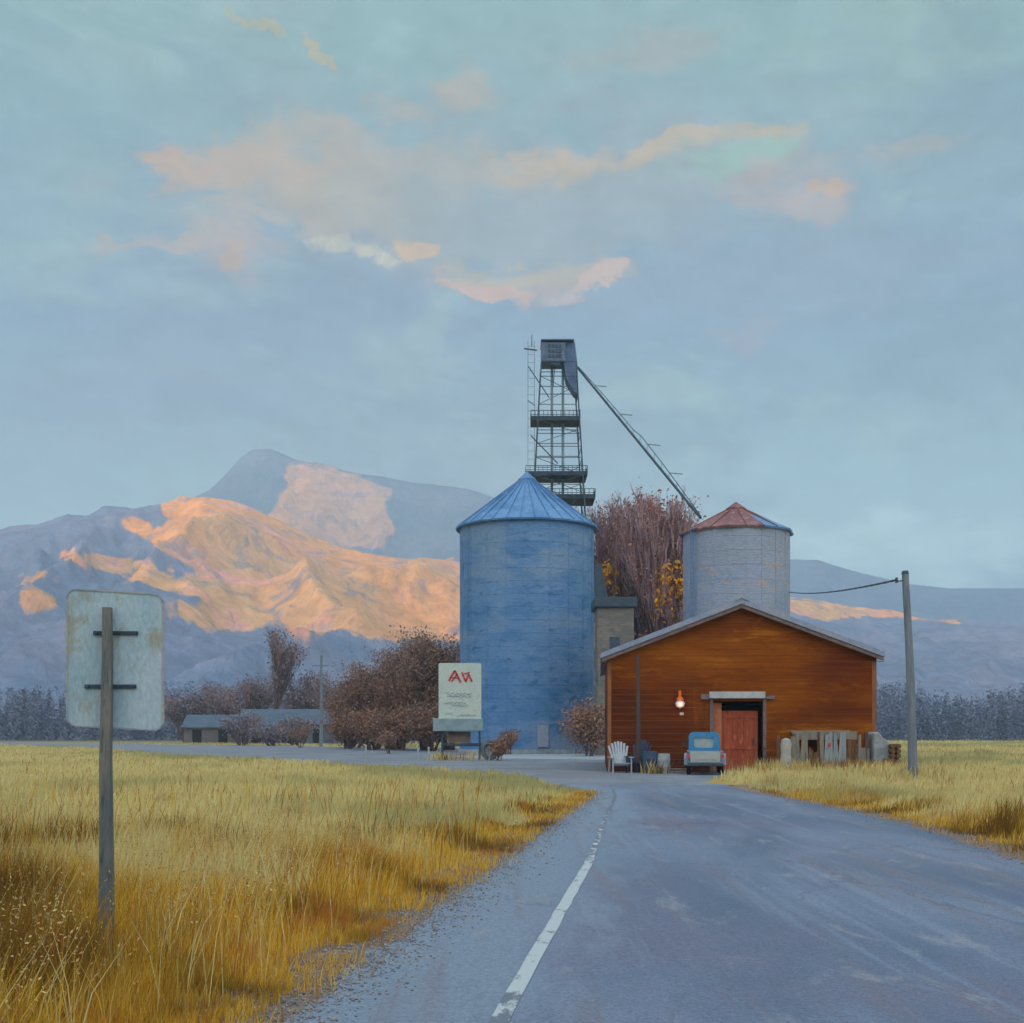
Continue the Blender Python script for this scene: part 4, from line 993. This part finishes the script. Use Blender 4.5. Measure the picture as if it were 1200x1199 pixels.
def fit(limb, tw, tips, h, wid):
    P = np.array([t for t in tips] + [t[1] for t in tw]); zm = np.percentile(P[:, 2], 98.0); cx, cy = np.mean(P[:, 0]), np.mean(P[:, 1]); xm = np.percentile(np.hypot(P[:, 0] - cx, P[:, 1] - cy), 96)
    sz, sx = h / zm, wid / 2 / xm
    def f(v): k = min(1, v[2] * sz / (h * .25)) if v[2] > 0 else 0; return Vector(((v[0] - cx * k) * sx, (v[1] - cy * k) * sx, v[2] * sz))
    f0 = f
    def f(v):
        q = f0(v)
        if q.z > h * .97: q.z = h * .97 + (q.z - h * .97) * .5
        return q
    limb.v = [tuple(f(v)) for v in limb.v]; return limb, [(f(a), f(b), r * sx * .8) for a, b, r in tw], [f(t) for t in tips]
m_bark = mat('red_brown_bark', [(.13, .075, .07, 1), (.18, .11, .10, 1), (.09, .06, .06, 1)], 1.5, .95, 0, .4)
m_twig = mat('mauve_brown_twigs', [(.36, .22, .23, 1), (.44, .31, .34, 1), (.30, .13, .09, 1)], .25, .95, 0, 0, attr='tint')
m_rust = mat('russet_leaf', [(.36, .15, .09, 1), (.42, .21, .15, 1), (.27, .10, .09, 1)], .3, .9, 0, 0, attr='tint')
m_yel = mat('yellow_leaf', [(.85, .42, .02, 1), (.72, .32, .02, 1)], .8, .8, 0, 0, attr='tint')
m_rusb = mat('brown_bush_leaf', [(.32, .18, .11, 1), (.24, .165, .13, 1), (.40, .17, .12, 1), (.27, .20, .17, 1)], .22, .95, 0, 0, attr='tint')
m_mvb = mat('mauve_bush_leaf', [(.20, .20, .25, 1), (.28, .20, .21, 1), (.16, .19, .26, 1)], .22, .95, 0, 0, attr='tint')
def jitter(tips, n, s, seed):
    r = np.random.default_rng(seed); T = np.array([tuple(t) for t in tips]); i = r.integers(0, len(T), n); return T[i] + r.normal(size=(n, 3)) * s
def tree(name, px, d, h, wid, seed, label, leaf=None, nleaf=0, lsize=.2, twm=None, stems=2, depth=5, spread=.7, up=.5, yellow=None, group=None, kids=(3, 4), lj=.5, tw_w=.02, tf=.25):
    rs = random.Random(seed); limb, tw, tips = grow(rs, h, spread, stems, depth, up, kids, trunk_frac=tf); limb, tw, tips = fit(limb, tw, tips, h, wid)
    r = thing(name, label, 'tree' if 'tree' in name else 'bush', (gx(px, d), d, 0), 0, group)
    limb.build('trunk', m_bark, r)
    cr = twig_mesh('crown', tw, tw_w, twm or m_twig, r, seed)
    if nleaf: leaf_mesh('foliage', jitter(tips, nleaf, lj, seed), lsize, leaf, r, seed)
    if yellow:
        cs = []
        rr = np.random.default_rng(seed + 5)
        for (x, z, sx, sz, n) in yellow:   # clusters of leaves still on the tree, local metres
            T = np.array([tuple(t) for t in tips]); w_ = np.exp(-((T[:, 0] - x) / sx) ** 2 - ((T[:, 2] - z) / sz) ** 2) * (T[:, 1] < -.6) + 1e-12
            i = rr.choice(len(T), n, p=w_ / w_.sum()); cs.append(T[i] + rr.normal(size=(n, 3)) * (.18, .18, .32))
        leaf_mesh('leaves', np.concatenate(cs), .27, m_yel, r, seed + 9)
    return r
kz = lambda py, d: EYE + (HOR - py) * d / F
# the tall reddish trees between the bins
tree('tree', 733, 128, kz(588, 128), 8.6, 11, 'tall bare mauve-brown tree right beside the large bin, with few yellow leaves', m_rust, 4200, .15, stems=5, depth=5, spread=.62, up=.55, lj=.35, tf=.22, tw_w=.03, kids=(3, 4),
     yellow=[(-2.2, 18, .45, 1.0, 130), (-1.2, 16.4, .6, 1.6, 220), (1.1, 16.8, .7, 1.4, 380), (2.2, 15, .4, 1.2, 120)])
tree('tree', 773, 123, kz(586, 123), 7.6, 23, 'tall bare red-brown tree beside the small bin, bright yellow leaves low on it', m_rust, 6500, .16, stems=5, depth=5, spread=.62, up=.55, lj=.35, tf=.22, tw_w=.03, kids=(3, 4),
     yellow=[(-.6, 14.8, .35, 1.6, 190), (.5, 16.6, .5, 1.3, 330), (1.9, 16.6, .55, 1.5, 380)])
tree('tree', 752, 133, kz(600, 133), 8.5, 31, 'bare russet tree standing behind the two tall trees between the bins', m_rust, 6500, .17, stems=4, depth=5, spread=.5, up=.6, lj=.9, tf=.28, tw_w=.028)
tree('bush', 752, 106, 9.5, 6.2, 37, 'dense russet shrub behind the left slope of the barn roof', m_rust, 6500, .17, stems=4, depth=4, spread=.7, up=.4, lj=.5, yellow=[(-1, 8, .6, .8, 50), (1.0, 9.3, .8, .8, 60)])
tree('bush', 690, 93, 3.5, 3.0, 41, 'small dark red bush at the foot of the large bin', m_rusb, 5600, .10, stems=8, depth=3, spread=.9, up=.15, lj=.5)
# russet masses left of the white board
for i, (px, d, py, wid, n, lb) in enumerate(((498, 128, 752, 7.4, 9000, 'tall russet-brown tree directly behind the white board'), (468, 134, 765, 7.2, 8000, 'rounded brown tree second left of the white board'),
        (438, 138, 786, 6.4, 7000, 'lower brown tree third left of the white board'), (526, 130, 757, 5, 4000, 'narrow brown tree squeezed against the left edge of the large bin'), (413, 150, 806, 6.0, 4200, 'small grey-brown tree farthest left of the russet group'))):
    tree('tree', px, d, kz(py, d), wid, 60 + i, lb, m_rusb, int(n * 2.4), .125, stems=6, depth=4, spread=.75, up=.25, lj=.55, group='russet trees left of the large bin', tf=.17)
tree('tree', 331, 225, kz(744, 225), 7.0, 80, 'narrow tall red-brown tree rising above the farm sheds', m_mvb, 3200, .24, stems=1, depth=5, spread=.45, up=.85, lj=.5, tw_w=.04)
for i, (px, d, py, wid, lb) in enumerate(((296, 232, 800, 11, 'low mauve bush left of the narrow tall tree'), (362, 228, 792, 9, 'mauve bush right of the narrow tall tree'), (393, 224, 800, 8, 'mauve bush behind the distant utility pole'),
        (262, 238, 806, 10, 'low mauve bush behind the tan farm shed'), (222, 240, 812, 10, 'low mauve bush just right of the road sign panel'), (430, 190, 822, 7, 'small bush between the far pole and russet trees'))):
    tree('bush', px, d, kz(py, d), wid, 90 + i, lb, m_mvb, 5200, .22, stems=4, depth=4, spread=.55, up=.6, lj=.7, tw_w=.04, group='mauve bushes around the farm sheds')
# low scrub near sheds and yard edge
for i, (px, d, h, lb) in enumerate(((596, 103, 1.9, 'small brown weed clump on the pale apron before the bin'), (585, 78, 1.3, 'brown weed clump right of the leaning wheel'), (352, 150, 2.4, 'low brown scrub in front of the farm sheds'), (455, 105, 1.9, 'low dark scrub in front of the russet trees'))):
    tree('bush', px, d, h, h * 1.1, 120 + i, lb, m_rusb, 1000, .09, stems=5, depth=3, spread=.7, up=.4, lj=.12)

for i, (px, d, h, w_, lb) in enumerate(((505, 121, 4.2, 5.0, 'low russet shrub under the trees, right behind the white board'), (470, 126, 4.0, 5.5, 'low russet shrub at the foot of the rounded brown tree'), (436, 131, 3.8, 5.0, 'low russet shrub at the foot of the lower brown tree'), (408, 140, 3.2, 5.0, 'low grey-brown shrub, farthest left under the russet trees'))):
    tree('bush', px, d, h, w_, 140 + i, lb, m_rusb, 7500, .12, stems=7, depth=3, spread=.8, up=.3, lj=.4, group='low shrubs under the russet trees')
for i, (px, d, h, w_, lb) in enumerate(((285, 180, 4.2, 6, 'loose grey-mauve shrub in front of the tan farm shed'), (345, 176, 3.6, 5, 'loose grey-mauve shrub in front of the middle farm shed'), (318, 172, 2.6, 5, 'lowest grey-mauve shrub before the sheds'))):
    tree('bush', px, d, h, w_, 160 + i, lb, m_mvb, 3600, .14, stems=7, depth=3, spread=.8, up=.4, lj=.4, group='shrubs before the farm sheds')
# far woods: one mass each side, too far to count
def woods(px0, px1, d0, d1, top, n, seed, base, m):
    r = np.random.default_rng(seed); C = []; TW = []
    for i in range(n):
        d = r.uniform(d0, d1); px = r.uniform(px0, px1); x = gx(px, d)
        h = (HOR - np.interp(px, [t[0] for t in top], [t[1] for t in top])) * d / F * (r.uniform(.35, 1.0) if r.uniform() < .75 else r.uniform(.9, 1.12)) + EYE
        w = h * r.uniform(.08, .18); k = 170
        z = np.abs(r.beta(1.6, 1.7, k)) * h; rad = w * np.sqrt(np.clip(1.15 - z / h, .05, 1)) * r.uniform(0, 1, k) ** .5; a = r.uniform(0, 6.28, k)
        C.append(np.stack([x + rad * np.cos(a), d + rad * np.sin(a), z], 1))
        for j in range(14):
            b = np.array([x, d, h * r.uniform(.05, .6)]); e = b + np.array([r.normal() * w * .5, r.normal() * w * .5, h * r.uniform(.2, .42)]); TW.append((b, e, .07))
    tm = MB()
    C = np.concatenate(C); o = leaf_mesh('woods', C, .42, m, None, seed, .8)
    struct(o, 'stuff'); o['label'] = 'hazy distant wood of bare trees at the foot of the mountains'
    return o
m_fw = mat('misted_far_wood', [(.15, .19, .29, 1), (.18, .21, .30, 1), (.19, .19, .25, 1)], .02, .95, 0, 0, attr='tint')  # valley mist painted into the pale blue of the woods
woods(-60, 300, 300, 420, [(-60, 800), (120, 812), (215, 800), (300, 810)], 420, 5, 0, m_fw)
woods(240, 560, 300, 420, [(240, 812), (400, 806), (560, 800)], 260, 6, 0, m_fw)
woods(1010, 1300, 300, 430, [(1010, 800), (1060, 796), (1100, 812), (1150, 816), (1200, 800), (1300, 795)], 380, 7, 0, m_fw)
woods(700, 1040, 320, 430, [(700, 790), (1040, 800)], 160, 8, 0, m_fw)

# ================================================================== GRASS
def grass_mat():
    m = bpy.data.materials.new('dry_grass_blades'); m.use_nodes = True; t = NT(m.node_tree); t.n.clear()
    tint = t.new('ShaderNodeAttribute', attribute_name='tint').outputs['Fac']; kind = t.new('ShaderNodeAttribute', attribute_name='ripe').outputs['Fac']
    tc = t.new('ShaderNodeTexCoord').outputs['Object']; n = t.noise(tc, .35, 5, .6); n2 = t.noise(tc, .06, 4, .6, .5, (1, .5, 1)); n3 = t.noise(tc, .9, 6, .65, .5)
    pale = t.mix(tint, (.66, .55, .22, 1), (.84, .75, .40, 1)); pale = t.mix(t.rng(n2.outputs[0], .46, .56), pale, (.44, .44, .22, 1)); pale = t.mix(t.m('MULTIPLY', t.rng(n3.outputs[0], .53, .63), .6), pale, (.44, .26, .10, 1))
    och = t.mix(tint, (.52, .28, .03, 1), (.90, .60, .09, 1)); och = t.mix(t.rng(n.outputs[0], .49, .60), och, (.20, .11, .02, 1)); och = t.mix(t.m('MULTIPLY', t.rng(n3.outputs[0], .54, .64), .7), och, (.56, .20, .04, 1))
    k = t.m('ADD', kind, t.m('MULTIPLY', t.m('SUBTRACT', n.outputs[0], .5), 3.0))
    c = t.mix(t.rng(k, .3, .7), pale, och)
    red = t.rng(tint, .955, .965); c = t.mix(red, c, (.42, .16, .06, 1))
    p = t.new('ShaderNodeBsdfPrincipled'); t.l.new(c, p.inputs['Base Color']); p.inputs['Roughness'].default_value = .85; p.inputs['Specular IOR Level'].default_value = .15
    tr_ = t.new('ShaderNodeBsdfTranslucent'); t.l.new(c, tr_.inputs[0]); ms = t.new('ShaderNodeMixShader'); ms.inputs[0].default_value = .3; t.l.new(p.outputs[0], ms.inputs[1]); t.l.new(tr_.outputs[0], ms.inputs[2])
    o = t.new('ShaderNodeOutputMaterial'); t.l.new(ms.outputs[0], o.inputs[0]); return m
M_GRASS = grass_mat(); m_seed = mat('seed_head', [(.42, .27, .10, 1), (.56, .42, .18, 1), (.34, .17, .08, 1)], .8, .9, 0, 0, attr='tint')
def blades(X, Y, H, Wd, ripe, seed, name='grass', lean=.45):
    r = np.random.default_rng(seed); n = len(X); a = r.uniform(0, 2 * np.pi, n); la = r.uniform(0, 2 * np.pi, n); ln = r.uniform(.05, lean, n) * H
    # faces mostly broad towards every side at random
    cx, sx = np.cos(a) * Wd / 2, np.sin(a) * Wd / 2; lx, ly = np.cos(la) * ln, np.sin(la) * ln; lx = lx + .10 * H
    z0 = np.full(n, -.02)
    V = np.stack([np.stack([X - cx, Y - sx, z0], 1), np.stack([X + cx, Y + sx, z0], 1),
                  np.stack([X + lx * .35 + cx * .8, Y + ly * .35 + sx * .8, H * .55], 1), np.stack([X + lx * .35 - cx * .8, Y + ly * .35 - sx * .8, H * .55], 1),
                  np.stack([X + lx, Y + ly, H], 1)], 1).reshape(-1, 3)
    b = np.arange(n)[:, None] * 5
    q = b + np.array([[0, 1, 2, 3]]); tt = b + np.array([[3, 2, 4]])
    tint = np.repeat(r.uniform(0, 1, n), 5)
    return struct(np_mesh(name, V, q, tt, M_GRASS, {'tint': tint, 'ripe': np.repeat(ripe, 5)}), 'stuff')
yq = np.array(yp)
def in_yard(x, y): return inpoly(x, y, [tuple(p) for p in yp])
def nz2(x, y, s, o=0.0):   # cheap value noise
    return .5 + .25 * (np.sin(x * s + 1.3 * np.sin(y * s * .7 + o)) + np.sin(y * s * 1.31 + 1.7 * np.sin(x * s * .83 + 2 + o)))
def scatter(n, d0, d1, pxa, pxb, seed, power=1.0):
    r = np.random.default_rng(seed); u = r.uniform(0, 1, n); d = np.exp(np.log(d0) + (np.log(d1) - np.log(d0)) * u ** power); px = r.uniform(pxa, pxb, n)
    return (px - 600) * d / F, d, r
# left field
x, y, r = scatter(430000, 3.2, 215, -330, 800, 1, .95)
edge = left_edge(y) - .12 - .45 * nz2(x, y, 1.7); ok = (x < edge) & ~in_yard(x, y) & ~((y > 40) & (x > 1)) 
clump = nz2(x, y, 2.6) * .6 + nz2(x, y, 7.3, 1) * .4; ok &= r.uniform(0, 1, len(x)) < (.35 + .8 * clump)
SX = gx(130, 9.5); ok &= ~((np.abs(x - SX * y / 9.5) < .15) & (y > 7.8) & (y < 9.65) & (r.uniform(0, 1, len(x)) < .72))
x, y = x[ok], y[ok]; dist = edge[ok] - x
near = np.clip((24 - y - .35 * x) / 19, 0, 1); sh = np.clip(dist / .9, .25, 1)
H = (.26 + .30 * near) * (.45 + .7 * nz2(x, y, 1.1) + .35 * nz2(x, y, 3.7, 2)) * r.uniform(.5, 1.25, len(x)) * sh
Wd = np.maximum(.007, .00078 * y) * r.uniform(.6, 1.3, len(x))
ripe = np.clip(near * .95 + .8 * np.clip(1 - dist / 1.8, 0, 1) * (y < 36), 0, 1)
g1 = blades(x, y, H, Wd, ripe, 3); g1['label'] = 'golden dry grass covering the field left of the road'
# tall stalks in the foreground
x, y, r = scatter(4600, 4.6, 34, -250, 560, 8, 1.2); ok = (x < left_edge(y) - .5) & ~((np.abs(x - SX * y / 9.5) < .25) & (y > 6.5) & (y < 9.75)); x, y = x[ok], y[ok]
g3 = blades(x, y, r.uniform(.45, .85, len(x)), np.full(len(x), .007) * np.maximum(1, y / 9), r.uniform(0, 1, len(x)), 12, 'grass', .5); 
r = np.random.default_rng(91); n3_ = len(x); vv = np.empty(len(g3.data.vertices) * 3, np.float32); g3.data.vertices.foreach_get('co', vv); vv = vv.reshape(-1, 5, 3); tip, mid = vv[:, 4], (vv[:, 2] + vv[:, 3]) / 2
C_ = np.concatenate([tip + (mid - tip) * k + r.normal(size=tip.shape) * .006 for k in (0, .09, .18, .27, .36, .45)])
sh_ = leaf_mesh('grass', C_, .011, m_seed, None, 93, .7); struct(sh_, 'stuff'); sh_['label'] = 'seed heads on the taller dry stalks'
g3['label'] = 'taller dry stalks standing up out of the left field'
# right field
x, y, r = scatter(260000, 14, 260, 760, 1420, 2, .9)
loc = np.stack([x - BX, y - BY], 1); inb = (np.abs(x - BX) < 6.6) & (y > BY - .2) & (y < BY + 18)
ok = (x > right_edge(np.minimum(y, 41)) + .35 + .4 * nz2(x, y, 1.5)) & ~in_yard(x, y) & ~inb
clump = nz2(x, y, 2.2, 2); ok &= r.uniform(0, 1, len(x)) < (.4 + .7 * clump); x, y = x[ok], y[ok]; dist = x - right_edge(np.minimum(y, 41))
H = .30 * (.5 + .8 * nz2(x, y, .9)) * r.uniform(.5, 1.3, len(x)) * np.clip(dist / 1.2, .3, 1); H *= 1 + .5 * (nz2(x, y, .5, 4) > .62)
Wd = np.maximum(.008, .00078 * y) * r.uniform(.6, 1.3, len(x)); ripe = np.clip(.75 * np.clip(1 - (dist - .5) / 2.5, 0, 1) * (y < 34), 0, 1)
g2 = blades(x, y, H, Wd, ripe, 5); g2['label'] = 'pale dry grass on the field right of the road'
# scattered weeds at the barn foot, on the verge and on the gravel
xs, ysn = [], []; r = np.random.default_rng(44)
for (px, d, s, n) in ((905, 52.2, .5, 260), (935, 52.6, .7, 500), (975, 52.4, .8, 500), (1010, 52.3, .6, 420), (1030, 52.2, .6, 420), (1055, 50, .9, 500), (1072, 43.4, .5, 420), (880, 53, .4, 100), (765, 52.5, .3, 80), (700, 70, .5, 60), (540, 79, .8, 160), (516, 79, .4, 120)):
    xs.append(gx(px, d) + r.normal(size=n) * s); ysn.append(d + r.normal(size=n) * s * .4)
x, y = np.concatenate(xs), np.concatenate(ysn); ok = ~((np.abs(x - BX) < 6.0) & (y > BY - .9)); x, y = x[ok], y[ok]
g4 = blades(x, y, r.uniform(.2, .75, len(x)), np.full(len(x), .035), r.uniform(0, .7, len(x)), 15, 'grass', .5); g4['label'] = 'weeds growing at the foot of the barn and poles'

def pebbles(n, seed):
    r = np.random.default_rng(seed); y = np.exp(r.uniform(np.log(5), np.log(36), n)); side = r.uniform(0, 1, n) < .6
    x = np.where(side, left_edge(y) - .15 + r.normal(size=n) * .26, right_edge(y) + .25 + r.normal(size=n) * .25); s = r.uniform(.004, .014, n) * np.where(r.uniform(0, 1, n) < .04, 2.0, 1)
    base = np.array([[1, 0, 0], [0, 1, 0], [-1, 0, 0], [0, -1, 0], [0, 0, .8], [0, 0, -.4]]); V = base[None] * s[:, None, None] * r.uniform(.6, 1.3, (n, 6, 1)); V[:, :, 0] += x[:, None]; V[:, :, 1] += y[:, None]; V[:, :, 2] += .012
    T = np.array([[0, 1, 4], [1, 2, 4], [2, 3, 4], [3, 0, 4], [1, 0, 5], [2, 1, 5], [3, 2, 5], [0, 3, 5]]); t = (np.arange(n)[:, None, None] * 6 + T[None]).reshape(-1, 3)
    o = np_mesh('gravel', V.reshape(-1, 3), None, t, mat('loose_stone', [(.22, .22, .24, 1), (.32, .28, .24, 1), (.16, .17, .20, 1)], 6, .9, 0, 0, attr='tint'), {'tint': np.repeat(r.uniform(0, 1, n), 6)})
    struct(o, 'stuff'); o['label'] = 'loose gravel scattered along the edges of the road'
pebbles(26000, 77)
r = np.random.default_rng(78); n = 22000; y = np.exp(r.uniform(np.log(4.5), np.log(36), n)); cl = nz2(y * 0, y, 5.0, 3)
x = np.where(r.uniform(0, 1, n) < .6, left_edge(y) - .28 + r.normal(size=n) * .16, right_edge(y) + .45 + r.normal(size=n) * .2); k = r.uniform(0, 1, n) < cl * 1.1 - .15; x, y = x[k], y[k]
g5 = blades(x, y, r.uniform(.03, .16, len(x)), np.maximum(.006, .0007 * y), np.full(len(x), .9), 79, 'grass', .9); g5['label'] = 'short stray tufts on the gravel verge beside the road'

# ---- haze over the valley
hz = MB(); hz.b2(-4100, 4100, -2600, 4100, -4, 640)
hm = bpy.data.materials.new('haze_air'); hm.use_nodes = True; t = NT(hm.node_tree); t.n.clear()
pv = t.new('ShaderNodeVolumePrincipled'); pv.inputs['Color'].default_value = (.55, .76, 1.0, 1); pv.inputs['Density'].default_value = 3.4e-4; pv.inputs['Anisotropy'].default_value = .0
o_ = t.new('ShaderNodeOutputMaterial'); t.l.new(pv.outputs[0], o_.inputs['Volume'])
ho = hz.build('haze', hm); struct(ho, 'stuff')
